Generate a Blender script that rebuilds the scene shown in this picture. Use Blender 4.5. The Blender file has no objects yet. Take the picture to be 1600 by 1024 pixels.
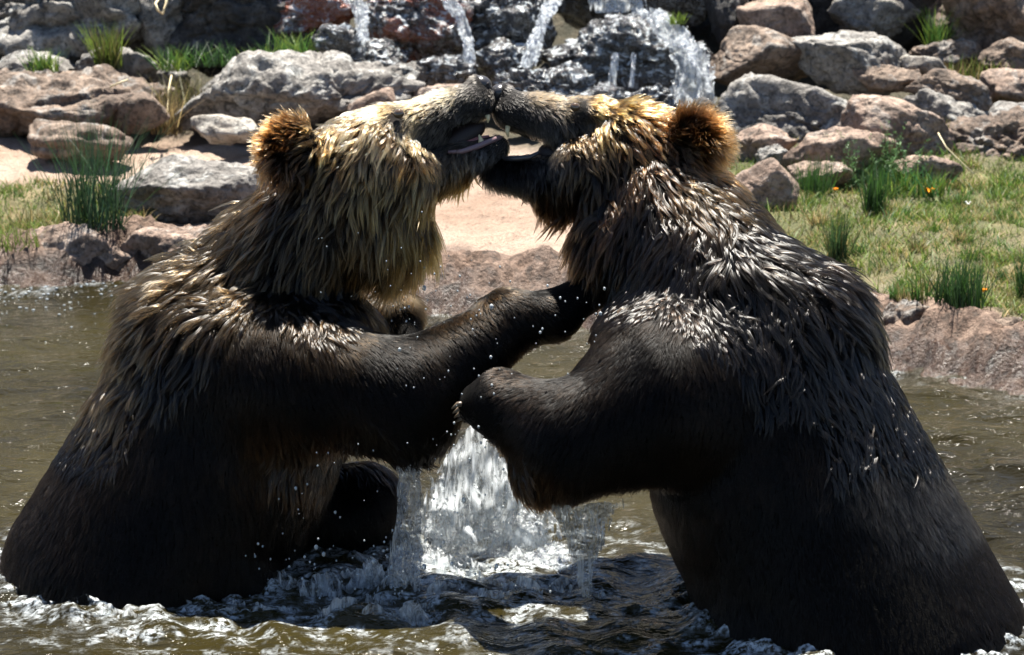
import bpy, bmesh, math, random
import numpy as np
from mathutils import Vector, Matrix, kdtree

# ------------------------------------------------------------------ camera, sky, sun, exposure
sc = bpy.context.scene
COL = sc.collection
CAM_H, PITCH, FPX = 1.93, math.radians(14.0), 4000.0
cam_d = bpy.data.cameras.new('camera'); cam = bpy.data.objects.new('camera', cam_d); COL.objects.link(cam)
cam.location = (0, 0, CAM_H); cam.rotation_euler = (math.pi / 2 - PITCH, 0, 0)
cam_d.sensor_width = 36; cam_d.lens = 36 * FPX / 1600; cam_d.clip_start = 0.05; cam_d.clip_end = 500
cam_d.dof.use_dof = True; cam_d.dof.focus_distance = 5.55; cam_d.dof.aperture_fstop = 9.0
sc.camera = cam

SUN_EL, SUN_AZ = math.radians(70), math.radians(3)     # high behind the bears (azimuth from +Y to +X)
sun_dir = Vector((math.cos(SUN_EL) * math.sin(SUN_AZ), math.cos(SUN_EL) * math.cos(SUN_AZ), math.sin(SUN_EL)))
world = bpy.data.worlds.new('World'); sc.world = world; world.use_nodes = True
wn = world.node_tree
sky = wn.nodes.new('ShaderNodeTexSky'); sky.sky_type = 'NISHITA'; sky.sun_disc = False
sky.sun_elevation = SUN_EL; sky.sun_rotation = SUN_AZ; sky.altitude = 1500; sky.air_density = 1.0; sky.dust_density = 0.6
bg = wn.nodes['Background']; bg.inputs['Strength'].default_value = 0.05
wn.links.new(sky.outputs[0], bg.inputs['Color'])
sun_l = bpy.data.lights.new('sun', 'SUN'); sun_l.energy = 5.0; sun_l.angle = math.radians(0.5); sun_l.color = (1.0, 0.95, 0.86)
sun_o = bpy.data.objects.new('sun', sun_l); COL.objects.link(sun_o)
sun_o.rotation_euler = sun_dir.to_track_quat('Z', 'Y').to_euler(); sun_o.location = (0, 8, 12)
vs = sc.view_settings
vs.view_transform = 'Standard'; vs.look = 'None'; vs.gamma = 1.0; vs.exposure = 1.8; vs.use_curve_mapping = False
sc.render.engine = 'CYCLES'
cy = sc.cycles
cy.use_denoising = True; cy.max_bounces = 8; cy.diffuse_bounces = 2; cy.glossy_bounces = 3; cy.transmission_bounces = 6
cy.transparent_max_bounces = 12; cy.caustics_reflective = False; cy.caustics_refractive = False
cy.sample_clamp_indirect = 4.0; cy.sample_clamp_direct = 12.0

# ------------------------------------------------------------------ pixel -> place helpers
F_AX = np.array([0, math.cos(PITCH), -math.sin(PITCH)]); R_AX = np.array([1.0, 0, 0]); U_AX = np.array([0, math.sin(PITCH), math.cos(PITCH)])
CAM = np.array([0, 0, CAM_H])
def ray(px, py): return F_AX + R_AX * (px - 800) / FPX + U_AX * (512 - py) / FPX
def at(px, py, Y):                    # the point seen at a pixel, standing at ground distance Y
    d = ray(px, py); return CAM + d * (Y / d[1])
def ppm(Y, z=0.4): return FPX / (Y * math.cos(PITCH) + (CAM_H - z) * math.sin(PITCH))   # pixels per metre there

# ------------------------------------------------------------------ numpy noise
_rs = np.random.RandomState(7); _perm = _rs.permutation(256); _perm = np.concatenate([_perm, _perm, _perm])
_grad = _rs.normal(size=(256, 3)); _grad /= np.linalg.norm(_grad, axis=1)[:, None]
def noise(P):
    P = np.asarray(P, float); i = np.floor(P).astype(int); f = P - i; i &= 255
    u = f * f * f * (f * (f * 6 - 15) + 10); out = 0
    for dx in (0, 1):
        for dy in (0, 1):
            for dz in (0, 1):
                h = _perm[_perm[_perm[i[:, 0] + dx] + i[:, 1] + dy] + i[:, 2] + dz]
                g = _grad[h]
                n = g[:, 0] * (f[:, 0] - dx) + g[:, 1] * (f[:, 1] - dy) + g[:, 2] * (f[:, 2] - dz)
                out = out + n * (u[:, 0] if dx else 1 - u[:, 0]) * (u[:, 1] if dy else 1 - u[:, 1]) * (u[:, 2] if dz else 1 - u[:, 2])
    return out * 1.6
def fbm(P, oct=4, gain=0.5, ridged=False):
    a, s, out = 1.0, 1.0, 0
    for k in range(oct):
        n = noise(np.asarray(P) * s + k * 17.3)
        out = out + a * ((1 - 2 * np.abs(n)) if ridged else n); a *= gain; s *= 2.03
    return out
def sstep(a, b, x):
    t = np.clip((np.asarray(x, float) - a) / (b - a), 0, 1); return t * t * (3 - 2 * t)

# ------------------------------------------------------------------ objects
def mesh_obj(name, V, Fc, mat=None, parent=None, smooth=True):
    me = bpy.data.meshes.new(name)
    me.from_pydata([tuple(v) for v in V] if not isinstance(V, np.ndarray) else V.tolist(), [], Fc if not isinstance(Fc, np.ndarray) else Fc.tolist())
    if smooth: me.polygons.foreach_set('use_smooth', np.ones(len(me.polygons), bool))
    me.update()
    if mat: me.materials.append(mat)
    o = bpy.data.objects.new(name, me); COL.objects.link(o)
    if parent: o.parent = parent
    return o
def tag(o, label=None, cat=None, group=None, kind=None):
    if label: o['label'] = label
    if cat: o['category'] = cat
    if group: o['group'] = group
    if kind: o['kind'] = kind
    return o
def empty(name, loc):
    o = bpy.data.objects.new(name, None); o.location = loc; o.empty_display_size = 0.1; COL.objects.link(o); return o
def vcol(o, name, arr):
    a = o.data.color_attributes.new(name, 'FLOAT_COLOR', 'POINT')
    c = np.ones((len(o.data.vertices), 4), np.float32); c[:, :3] = arr; a.data.foreach_set('color', c.ravel())
def place(o, parent):            # parent keeping the world position (parents only carry a location)
    o.parent = parent; o.matrix_parent_inverse = Matrix.Translation(parent.location).inverted(); return o

# ------------------------------------------------------------------ materials
class NT:
    def __init__(s, name):
        s.m = bpy.data.materials.new(name); s.m.use_nodes = True; s.t = s.m.node_tree
        s.b = s.t.nodes['Principled BSDF']; s.out = s.t.nodes['Material Output']
    def n(s, typ, **kw):
        x = s.t.nodes.new('ShaderNode' + typ)
        for k, v in kw.items():
            if k.startswith('i_'):
                key = k[2:]; key = int(key) if key.isdigit() else key.replace('_', ' ')
                x.inputs[key].default_value = v
            else: setattr(x, k, v)
        return x
    def l(s, a, b): s.t.links.new(a, b)
    def obj(s): return s.n('TexCoord').outputs['Object']
    def geo(s): return s.n('NewGeometry')
    def noise(s, vec, scale, detail=6, rough=0.55, dist=0.0):
        x = s.n('TexNoise'); x.inputs['Scale'].default_value = scale; x.inputs['Detail'].default_value = detail
        x.inputs['Roughness'].default_value = rough; x.inputs['Distortion'].default_value = dist; s.l(vec, x.inputs['Vector']); return x.outputs['Fac']
    def ramp(s, fac, stops):
        x = s.n('ValToRGB'); e = x.color_ramp.elements
        while len(e) < len(stops): e.new(0.5)
        for k, (p, c) in enumerate(stops):
            e[k].position = p; e[k].color = (*c, 1) if len(c) == 3 else c
        s.l(fac, x.inputs['Fac']); return x.outputs['Color']
    def mix(s, fac, a, b, blend='MIX'):
        x = s.n('Mix', data_type='RGBA', blend_type=blend)
        for v, i in ((fac, 0), (a, 6), (b, 7)):
            if isinstance(v, (int, float)): x.inputs[i].default_value = v
            elif isinstance(v, tuple): x.inputs[i].default_value = (*v, 1)
            else: s.l(v, x.inputs[i])
        return x.outputs[2]
    def math(s, op, a, b=0.0, c=None):
        x = s.n('Math', operation=op)
        for i, v in enumerate((a, b, c)):
            if v is None: continue
            if isinstance(v, (int, float)): x.inputs[i].default_value = v
            else: s.l(v, x.inputs[i])
        return x.outputs[0]
    def bump(s, h, strength, dist, prev=None):
        x = s.n('Bump'); x.inputs['Strength'].default_value = strength; x.inputs['Distance'].default_value = dist
        s.l(h, x.inputs['Height'])
        if prev: s.l(prev, x.inputs['Normal'])
        return x.outputs['Normal']

def simple_mat(name, col, rough=0.5, **kw):
    m = NT(name); m.b.inputs['Base Color'].default_value = (*col, 1); m.b.inputs['Roughness'].default_value = rough
    for k, v in kw.items(): m.b.inputs[k.replace('_', ' ')].default_value = v
    return m.m

def rock_mat(name, light, mid, dark, lichen=0.5, wet=0.0, rust=0.0, scale=1.0):
    m = NT(name); geo = m.geo(); v = geo.outputs['Position']
    rnd = m.n('ObjectInfo').outputs['Random']
    off = m.n('VectorMath', operation='ADD'); m.l(v, off.inputs[0])
    cx = m.n('CombineXYZ'); sc3 = m.math('MULTIPLY', rnd, 37.0); m.l(sc3, cx.inputs[0]); m.l(sc3, cx.inputs[2]); m.l(cx.outputs[0], off.inputs[1])
    v = off.outputs[0]
    n1 = m.noise(v, 3.2 * scale, 8, 0.62, 0.6); n2 = m.noise(v, 16 * scale, 7, 0.65, 0.3); n3 = m.noise(v, 60 * scale, 4, 0.6)
    c = m.ramp(n1, [(0.30, dark), (0.47, mid), (0.62, light)])
    c2 = m.ramp(n2, [(0.33, tuple(x * 0.45 for x in dark)), (0.52, mid), (0.68, tuple(min(0.62, x * 1.25) for x in light))])
    c = m.mix(0.5, c, c2)
    # pale lichen crust in irregular blotches
    li = m.ramp(m.noise(v, 9 * scale, 9, 0.7, 0.9), [(0.53, (0, 0, 0)), (0.60, (1, 1, 1))])
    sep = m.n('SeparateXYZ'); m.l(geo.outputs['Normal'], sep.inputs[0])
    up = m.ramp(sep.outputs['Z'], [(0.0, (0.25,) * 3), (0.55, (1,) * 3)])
    lf = m.math('MULTIPLY', m.math('MULTIPLY', li, up), lichen)
    c = m.mix(lf, c, (0.40, 0.40, 0.38))
    speck = m.ramp(n3, [(0.36, (0.25,) * 3), (0.46, (1,) * 3)])
    c = m.mix(0.7, c, speck, 'MULTIPLY')
    grime = m.ramp(m.noise(v, 24 * scale, 8, 0.75, 1.2), [(0.40, (0.22,) * 3), (0.50, (1,) * 3)]); c = m.mix(0.75, c, grime, 'MULTIPLY')
    if rust > 0:
        rf = m.math('MULTIPLY', m.ramp(m.noise(v, 4.5, 5, 0.6, 0.5), [(0.46, (0, 0, 0)), (0.56, (1, 1, 1))]), rust)
        c = m.mix(rf, c, (0.22, 0.055, 0.02))
    m.l(c, m.b.inputs['Base Color'])
    cr = m.n('TexVoronoi', feature='DISTANCE_TO_EDGE'); cr.inputs['Scale'].default_value = 4.5 * scale
    wv = m.n('VectorMath', operation='ADD'); m.l(v, wv.inputs[0])
    nn = m.n('TexNoise'); nn.inputs['Scale'].default_value = 5 * scale; nn.inputs['Detail'].default_value = 5; m.l(v, nn.inputs['Vector'])
    sv = m.n('VectorMath', operation='SCALE'); sv.inputs['Scale'].default_value = 0.35 / scale; m.l(nn.outputs['Color'], sv.inputs[0]); m.l(sv.outputs[0], wv.inputs[1])
    m.l(wv.outputs[0], cr.inputs['Vector'])
    crack = m.ramp(cr.outputs['Distance'], [(0.0, (0,) * 3), (0.05, (1,) * 3)])
    b = m.bump(crack, 0.22, 0.012)
    b = m.bump(n2, 0.9, 0.03, b); b = m.bump(n3, 0.7, 0.008, b)
    if wet > 0:
        fine = m.noise(v, 38, 3, 0.5, 0.4); b = m.bump(fine, 1.0, 0.02 * wet, b)
        glints = m.ramp(m.noise(v, 30, 5, 0.65, 0.8), [(0.50, (0,) * 3), (0.58, (1,) * 3)])      # sun glints and running white water painted into the colour of upward faces
        c = m.mix(m.math('MULTIPLY', m.math('MULTIPLY', glints, up), 0.75), c, (0.62, 0.66, 0.68)); m.l(c, m.b.inputs['Base Color'])
        m.b.inputs['Roughness'].default_value = 0.16; m.b.inputs['IOR'].default_value = 1.45
        m.b.inputs['Coat Weight'].default_value = 1.0; m.b.inputs['Coat Roughness'].default_value = 0.08
        m.l(b, m.b.inputs['Coat Normal'])
    else:
        m.b.inputs['Roughness'].default_value = 0.82
    m.l(b, m.b.inputs['Normal'])
    return m.m

M = {}
M['grey'] = rock_mat('rock_grey', (0.36, 0.34, 0.31), (0.17, 0.155, 0.14), (0.045, 0.04, 0.036), 0.75)
M['pink'] = rock_mat('rock_pink', (0.42, 0.32, 0.25), (0.23, 0.155, 0.115), (0.08, 0.054, 0.04), 0.35)
M['brown'] = rock_mat('rock_brown', (0.29, 0.215, 0.16), (0.14, 0.095, 0.068), (0.042, 0.03, 0.022), 0.45)
M['pale'] = rock_mat('rock_pale', (0.56, 0.52, 0.46), (0.36, 0.32, 0.27), (0.13, 0.11, 0.10), 0.3)
M['darkrock'] = rock_mat('rock_dark', (0.085, 0.078, 0.075), (0.036, 0.032, 0.03), (0.012, 0.011, 0.010), 0.25)
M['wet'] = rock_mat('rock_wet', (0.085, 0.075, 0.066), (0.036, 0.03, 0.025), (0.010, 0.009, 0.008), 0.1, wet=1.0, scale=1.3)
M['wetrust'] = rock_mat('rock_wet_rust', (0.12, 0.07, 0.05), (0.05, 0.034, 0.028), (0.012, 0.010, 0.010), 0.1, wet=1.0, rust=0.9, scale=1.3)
# ------------------------------------------------------------------ terrain
SHX = [-40, -6, -3, -1.75, -1.3, -0.9, -0.3, 0.2, 0.7, 1.05, 1.45, 3, 6, 40]
SHY = [8.6, 8.6, 8.5, 8.36, 8.36, 8.3, 7.95, 7.75, 7.5, 7.3, 7.05, 6.6, 6.3, 6.3]
def shore(x):
    x = np.asarray(x, float)
    return np.interp(x, SHX, SHY) + 0.05 * np.sin(x * 5.1 + 1) + 0.03 * np.sin(x * 12.7)
def ground(x, y):
    x = np.asarray(x, float); y = np.asarray(y, float); d = y - shore(x)
    z = np.where(d < 0, -0.55 * sstep(0, 1.0, -d) - 0.02, 0)
    z = z + 0.11 * sstep(-0.05, 0.28, d) + 0.045 * np.clip(d - 0.25, 0, 30)
    z = z - 0.02 * np.exp(-((d - 0.55) / 0.2) ** 2)
    z = z + 0.42 * np.clip(y - 10.9, 0, 6) + 0.50 * np.clip(y - 16.9, 0, 28)
    P = np.stack([x, y, x * 0], -1).reshape(-1, 3)
    w = sstep(-0.1, 0.15, d).reshape(-1)
    bankw = np.exp(-((d.reshape(-1) - 0.12) / 0.2) ** 2)
    n = 0.05 * fbm(P * 1.7, 4) * w + 0.040 * fbm(P * 8 + 5, 4, 0.6, ridged=True) * bankw + 0.008 * fbm(P * 14 + 9, 2) * w
    hill = 0.25 * fbm(P * 0.5 + 3, 3) * sstep(10.8, 13, y.reshape(-1))
    return z + (n + hill).reshape(z.shape)
def on_ground(px, py):
    d = ray(px, py); ys = np.linspace(6.2, 16, 1500); t = ys / d[1]
    P = CAM + t[:, None] * d; g = ground(P[:, 0], P[:, 1]); k = np.argmax(P[:, 2] <= g)
    return np.array([P[k, 0], P[k, 1], g[k]])

def axis(segs):
    out = []
    for a, b, st in segs: out.append(np.arange(a, b - 1e-6, st))
    return np.unique(np.round(np.concatenate(out + [[segs[-1][1]]]), 5))
def grid_obj(name, xs, ys, zf, mat):
    X, Y = np.meshgrid(xs, ys, indexing='ij'); Z = zf(X, Y)
    V = np.stack([X, Y, Z], -1).reshape(-1, 3); nx, ny = X.shape
    i = (np.arange(nx - 1)[:, None] * ny + np.arange(ny - 1)[None]).reshape(-1)
    return mesh_obj(name, V, np.stack([i, i + ny, i + ny + 1, i + 1], -1), mat)

m = NT('ground_soil'); geo = m.geo(); v = geo.outputs['Position']
sep = m.n('SeparateXYZ'); m.l(v, sep.inputs[0])
n1 = m.noise(v, 1.6, 6, 0.6, 0.4); n2 = m.noise(v, 22, 7, 0.68); n3 = m.noise(v, 90, 4, 0.6)
sand = m.ramp(n1, [(0.34, (0.40, 0.27, 0.19)), (0.5, (0.56, 0.41, 0.31)), (0.64, (0.64, 0.51, 0.41))])
grit = m.ramp(n2, [(0.38, (0.05, 0.032, 0.023)), (0.50, (0.19, 0.118, 0.083)), (0.64, (0.36, 0.25, 0.185))])
dsh = m.n('Attribute', attribute_name='shelf'); c = m.mix(m.math('SUBTRACT', 0.9, m.math('MULTIPLY', dsh.outputs['Fac'], 0.65)), sand, grit)
pit = m.ramp(n3, [(0.35, (0.35,) * 3), (0.48, (1,) * 3)])
c = m.mix(0.45, c, pit, 'MULTIPLY')
att = m.n('Attribute', attribute_name='soil')
sa = m.n('SeparateColor'); m.l(att.outputs['Color'], sa.inputs[0])      # r wet rim, g meadow, b hillside
c = m.mix(m.math('MULTIPLY', sa.outputs[1], 0.9), c, m.ramp(m.noise(v, 7, 5, 0.6), [(0.35, (0.05, 0.075, 0.016)), (0.52, (0.11, 0.125, 0.032)), (0.68, (0.26, 0.21, 0.09))]))
c = m.mix(sa.outputs[2], c, m.ramp(n2, [(0.35, (0.035, 0.035, 0.018)), (0.55, (0.08, 0.068, 0.04)), (0.7, (0.15, 0.12, 0.08))]))
c = m.mix(sa.outputs[0], c, m.mix(1.0, c, (0.36, 0.31, 0.28), 'MULTIPLY'))
m.l(c, m.b.inputs['Base Color'])
rr = m.math('SUBTRACT', 0.9, m.math('MULTIPLY', sa.outputs[0], 0.62)); m.l(rr, m.b.inputs['Roughness'])
b = m.bump(n2, 1.0, 0.05); b = m.bump(n3, 1.0, 0.015, b); m.l(b, m.b.inputs['Normal'])
M['soil'] = m.m
xs = axis([(-60, -12, 4), (-12, -3.2, 0.3), (-3.2, 3.2, 0.022), (3.2, 12, 0.3), (12, 60, 4)])
ys = axis([(-25, 5.5, 2), (5.5, 6.6, 0.1), (6.6, 9.2, 0.022), (9.2, 12, 0.05), (12, 30, 0.5), (30, 90, 6)])
gr = tag(grid_obj('ground', xs, ys, ground, M['soil']), kind='structure')
V = np.empty(len(gr.data.vertices) * 3, np.float32); gr.data.vertices.foreach_get('co', V); V = V.reshape(-1, 3)
d = V[:, 1] - shore(V[:, 0])
def meadow(x, y):
    x = np.asarray(x); y = np.asarray(y); d = y - shore(x)
    r = sstep(0.5, 0.75, x) * sstep(0.26, 0.40, d + 0.08 * np.sin(x * 9)) * (1 - sstep(9.3, 9.8, y))
    l = (1 - sstep(-1.35, -1.2, x)) * sstep(0.2, 0.4, d) * (1 - sstep(0.75, 1.0, d))
    return np.clip(r + l, 0, 1)
soil = np.zeros((len(V), 3))
soil[:, 0] = 1 - sstep(0.02, 0.16, d + 0.06 * noise(V * 9.0) + 0.05 * noise(V * 3.0))
mid = np.exp(-((V[:, 0] + 0.12) / 0.22) ** 2) * (1 - sstep(0.1, 0.9, d)) * sstep(-0.1, 0.25, noise(V * 5.0) + 0.15)
soil[:, 0] = np.maximum(soil[:, 0], 0.85 * mid)
soil[:, 1] = meadow(V[:, 0], V[:, 1]) * (0.95 + 0.35 * noise(V * 2.2))
soil[:, 2] = sstep(10.0, 10.5, V[:, 1] + 0.7 * sstep(-0.3, 0.3, V[:, 0]))
vcol(gr, 'soil', np.clip(soil, 0, 1)); vcol(gr, 'shelf', np.repeat(sstep(0.3, 0.6, d + 0.1 * noise(V * 4.0))[:, None], 3, 1))

# ------------------------------------------------------------------ water
SPL = np.array([-0.09, 5.46])                            # foot of the falling water between the bears
def chop_at(X, Y):
    c = np.exp(-(((X - SPL[0]) / 0.42) ** 2 + ((Y - SPL[1]) / 0.34) ** 2))
    c = c + 0.85 * np.exp(-(((X + 0.70) / 0.42) ** 2 + ((Y - 5.14) / 0.17) ** 2))
    return c + 0.6 * np.exp(-(((X - 0.33) / 0.17) ** 2 + ((Y - 5.2) / 0.3) ** 2)) + 0.6 * np.exp(-(((X - 0.65) / 0.5) ** 2 + ((Y - 4.97) / 0.1) ** 2))
def wave(x, y):
    P = np.stack([x, y, x * 0], -1).reshape(-1, 3); X, Y = P[:, 0], P[:, 1]
    z = 0.014 * noise(P * (2.2, 5.0, 1)) + 0.010 * noise(P * (4, 11, 1) + 9) + 0.0045 * noise(P * (10, 24, 1) + 4)
    for cx, cyy, a, lam in ((-0.62, 5.5, 0.015, 0.19), (0.75, 5.35, 0.020, 0.17), (-0.1, 5.4, 0.012, 0.14)):
        r = np.hypot(X - cx, Y - cyy) + 0.06 * noise(P * 3.1 + 2)
        z = z + a * np.sin(r * 2 * math.pi / lam) * np.exp(-r / 0.9) * (0.55 + 0.6 * noise(P * 2.3 + 7))
    chop = chop_at(X, Y)
    c1 = fbm(P * (9, 13, 1) + 3, 2, 0.5); c2 = fbm(P * (30, 34, 1) + 8, 2, 0.6)
    z = z + chop * (0.013 * c1 + 0.0030 * c2 + 0.012 * np.maximum(c1, 0) ** 2)
    z = z + sstep(0.75, 1.15, X) * (0.022 * noise(P * (2.6, 6.5, 1) + 21) + 0.010 * noise(P * (6, 15, 1) + 31))
    shoal = np.exp(-((Y - shore(X)) / 0.25) ** 2)
    z = z + shoal * 0.006 * fbm(P * 28 + 1, 2)
    return z.reshape(np.shape(x))
m = NT('pond_water'); v = m.geo().outputs['Position']
mp = m.n('Mapping'); mp.inputs['Scale'].default_value = (1, 2.2, 1); m.l(v, mp.inputs[0])
silt = m.noise(v, 1.3, 3, 0.5)
fa = m.n('Attribute', attribute_name='foam'); fz = m.math('MULTIPLY', fa.outputs['Fac'], m.ramp(m.noise(v, 70, 5, 0.7, 0.4), [(0.42, (0,) * 3), (0.60, (1,) * 3)]))
wc = (m.ramp(silt, [(0.35, (0.012, 0.0095, 0.003)), (0.65, (0.026, 0.021, 0.007))]))
m.l(m.mix(m.math('MULTIPLY', fz, 0.8), wc, (0.62, 0.67, 0.70)), m.b.inputs['Base Color'])
m.b.inputs['Roughness'].default_value = 0.035; m.b.inputs['IOR'].default_value = 1.333
b = m.bump(m.noise(mp.outputs[0], 9, 4, 0.55, 0.4), 0.75, 0.03); b = m.bump(m.noise(mp.outputs[0], 45, 2, 0.5), 0.35, 0.006, b)
m.l(b, m.b.inputs['Normal']); M['water'] = m.m
xs = axis([(-60, -3, 3), (-3, -1.9, 0.05), (-1.9, 1.9, 0.0085), (1.9, 3, 0.05), (3, 60, 3)])
ys = axis([(-24, 3, 1.5), (3, 4.6, 0.05), (4.6, 6.0, 0.0085), (6.0, 8.6, 0.014)])
wo = tag(grid_obj('water', xs, ys, wave, M['water']), kind='structure')
V = np.empty(len(wo.data.vertices) * 3, np.float32); wo.data.vertices.foreach_get('co', V); V = V.reshape(-1, 3)
ch = chop_at(V[:, 0], V[:, 1]); q = fbm(V * (14, 20, 0) + 3, 4, 0.65)
fo = np.clip(ch * 1.1, 0, 1) * sstep(0.05, 0.45, q + 0.55 * np.exp(-(((V[:, 0] - SPL[0]) / 0.30) ** 2 + ((V[:, 1] - SPL[1]) / 0.17) ** 2)))
fo = np.maximum(fo, 0.6 * np.exp(-((V[:, 1] - shore(V[:, 0])) / 0.12) ** 2) * sstep(0.15, 0.5, q))
WV, WF, WQ = V, fo, q

# ------------------------------------------------------------------ boulders
def rock_mesh(seed, hx, hy, hz, sub=4, planes=16, rough=1.0, layered=0.0, knobs=0.0):
    rs = np.random.RandomState(seed)
    bm = bmesh.new(); bmesh.ops.create_icosphere(bm, subdivisions=sub, radius=1)
    D = np.array([v.co[:] for v in bm.verts]); Fc = np.array([[v.index for v in f.verts] for f in bm.faces]); bm.free()
    N = rs.normal(size=(planes, 3)); N /= np.linalg.norm(N, axis=1)[:, None]; h = rs.uniform(0.62, 0.95, planes)
    q = (D @ N.T) / h                                   # smooth polyhedron: p-norm of the plane hits
    r = 1.0 / (np.sum(np.clip(q, 0, None) ** 22, 1) ** (1 / 22) + 1e-6)
    P = D * np.clip(r, 0.4, 1.25)[:, None]
    P = P / np.abs(P).max(0) * np.array([hx, hy, hz])
    s = (hx * hy * hz) ** (1 / 3)
    Nn = D / np.array([hx, hy, hz]); Nn /= np.linalg.norm(Nn, axis=1)[:, None]
    o = rs.uniform(0, 90, 3)
    disp = rough * s * (0.10 * fbm(P * (1.4 / s) + o, 3) + 0.035 * fbm(P * (5.5 / s) + o + 7, 4, 0.55)) + rough * 0.007 * fbm(P * 26 + o, 3)
    for j in range(4):                                  # fissures
        n = rs.normal(size=3) * (0.6, 0.6, 1.3); n /= np.linalg.norm(n)
        dist = P @ n / s - rs.uniform(-0.6, 0.6) + 0.22 * fbm(P * (1.3 / s) + o + 20 * j, 3)
        disp = disp - rough * s * (0.05 * np.exp(-(dist / 0.035) ** 2) + 0.05 * sstep(-0.02, 0.03, dist) * (j % 2))
    if knobs: disp = disp + knobs * (0.014 * fbm(P * (17, 17, 30) + o, 3, 0.6) + 0.012 * np.abs(fbm(P * 12 + o + 5, 2)))
    if layered: disp = disp + layered * 0.03 * np.abs(np.sin(P[:, 2] * 60 + 4 * noise(P * 4 + o)))
    return P + Nn * disp[:, None], Fc
def rot2(P, deg):                                       # tilt in the upright plane facing the pond
    a = math.radians(deg); x, z = P[:, 0].copy(), P[:, 2].copy()
    P[:, 0] = x * math.cos(a) - z * math.sin(a); P[:, 2] = x * math.sin(a) + z * math.cos(a); return P
def boulder(name, label, box, Y, mat, seed, tilt=0, deep=0.75, sub=4, rough=1.0, planes=16, sink=0.12, layered=0.0, group=None):
    x0, y0, x1, y1 = box; y1 = y1 + (y1 - y0) * sink
    c = at((x0 + x1) / 2, (y0 + y1) / 2, Y); s = ppm(Y, c[2])
    hx, hz = (x1 - x0) / 2 / s, (y1 - y0) / 2 / s * 1.02
    P, Fc = rock_mesh(seed, hx * 0.97, max(hx, hz) * deep, hz * 0.97, sub, planes, rough, layered, 1.0 if mat.startswith('wet') else 0.0)
    if tilt: P = rot2(P, tilt)
    lo, hi = P.min(0), P.max(0); P = P - (lo + hi) / 2; P = P * np.array([2 * hx / (hi - lo)[0], 1, 2 * hz / (hi - lo)[2]])
    o = mesh_obj(name, P, Fc, M[mat]); o.location = c
    return tag(o, label, 'rock', group)

boulder('cliff_rock', 'rough dark grey cliff rock with lichen behind the long brown ledge', (-90, -110, 262, 118), 11.1, 'grey', 3, sub=6, rough=1.9, planes=9)
boulder('ledge_rock', 'long low brown rock ledge with crumbling grey top above the sandy shelf', (-90, 105, 268, 222), 10.3, 'brown', 11, sub=6, rough=1.4, planes=10)
boulder('block_rock', 'small angular brown block leaning against the end of the long ledge', (172, 142, 268, 204), 10.0, 'brown', 23, sub=4, rough=0.5, planes=9)
boulder('layered_rock', 'dark layered stone lying on the sand behind the tall rushes', (42, 188, 210, 254), 9.75, 'brown', 31, sub=5, rough=0.6, layered=0.6)
boulder('overhang_rock', 'large dark wet rock overhanging green weeds beside the cascade', (252, -120, 545, 98), 10.95, 'darkrock', 45, sub=6, rough=1.3, planes=11)
boulder('long_boulder', 'massive long grey boulder with folded top and brown underside', (268, 72, 668, 208), 10.15, 'grey', 52, tilt=4, sub=6, rough=1.25, planes=12)
boulder('pale_rock', 'small whitish pointed rock half buried at the edge of the sand', (298, 178, 406, 222), 9.75, 'pale', 67, tilt=-8, sub=4, rough=0.8)
boulder('tilted_boulder', 'grey lichened boulder tilted on the bank beside the tall rushes', (160, 243, 448, 360), 8.95, 'grey', 71, tilt=14, sub=6, rough=0.9, planes=14, deep=0.55)
boulder('hump_rock', 'small brown stone sunk in the sand above the tilted boulder', (240, 256, 304, 290), 9.25, 'brown', 83, tilt=10, sub=4, rough=0.5)
boulder('pointed_rock', 'pinkish pointed slab leaning behind the blond bear head', (540, 138, 644, 235), 9.8, 'pink', 91, tilt=35, sub=4, rough=0.6, planes=8)
boulder('shelf_rock', 'rusty brown rock shelf under the wet grey rock by the cascade', (636, 128, 760, 190), 9.95, 'pink', 97, sub=5, rough=0.7)
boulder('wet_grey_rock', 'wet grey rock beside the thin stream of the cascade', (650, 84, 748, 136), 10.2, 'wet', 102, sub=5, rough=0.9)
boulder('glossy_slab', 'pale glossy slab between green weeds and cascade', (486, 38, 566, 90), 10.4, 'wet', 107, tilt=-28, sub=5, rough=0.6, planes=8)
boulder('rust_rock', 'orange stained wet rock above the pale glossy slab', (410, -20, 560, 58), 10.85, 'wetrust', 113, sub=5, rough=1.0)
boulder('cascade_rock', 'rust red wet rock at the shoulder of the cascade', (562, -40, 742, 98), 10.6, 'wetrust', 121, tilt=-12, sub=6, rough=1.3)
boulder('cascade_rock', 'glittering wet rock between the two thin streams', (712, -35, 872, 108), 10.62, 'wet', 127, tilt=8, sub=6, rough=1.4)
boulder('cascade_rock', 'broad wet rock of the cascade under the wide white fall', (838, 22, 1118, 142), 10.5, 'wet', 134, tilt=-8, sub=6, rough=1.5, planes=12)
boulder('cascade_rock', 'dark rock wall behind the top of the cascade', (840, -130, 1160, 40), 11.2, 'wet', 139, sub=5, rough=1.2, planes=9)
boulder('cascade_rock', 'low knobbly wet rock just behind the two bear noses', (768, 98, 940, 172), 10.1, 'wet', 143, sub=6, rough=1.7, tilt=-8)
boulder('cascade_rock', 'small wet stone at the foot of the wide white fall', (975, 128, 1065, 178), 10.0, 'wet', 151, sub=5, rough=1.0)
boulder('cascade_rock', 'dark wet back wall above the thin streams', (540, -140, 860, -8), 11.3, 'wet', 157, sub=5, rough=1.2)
boulder('round_boulder', 'smooth pinkish brown boulder on top of the rock pile', (1148, -8, 1272, 62), 10.85, 'pink', 163, sub=5, rough=0.5, planes=20)
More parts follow.
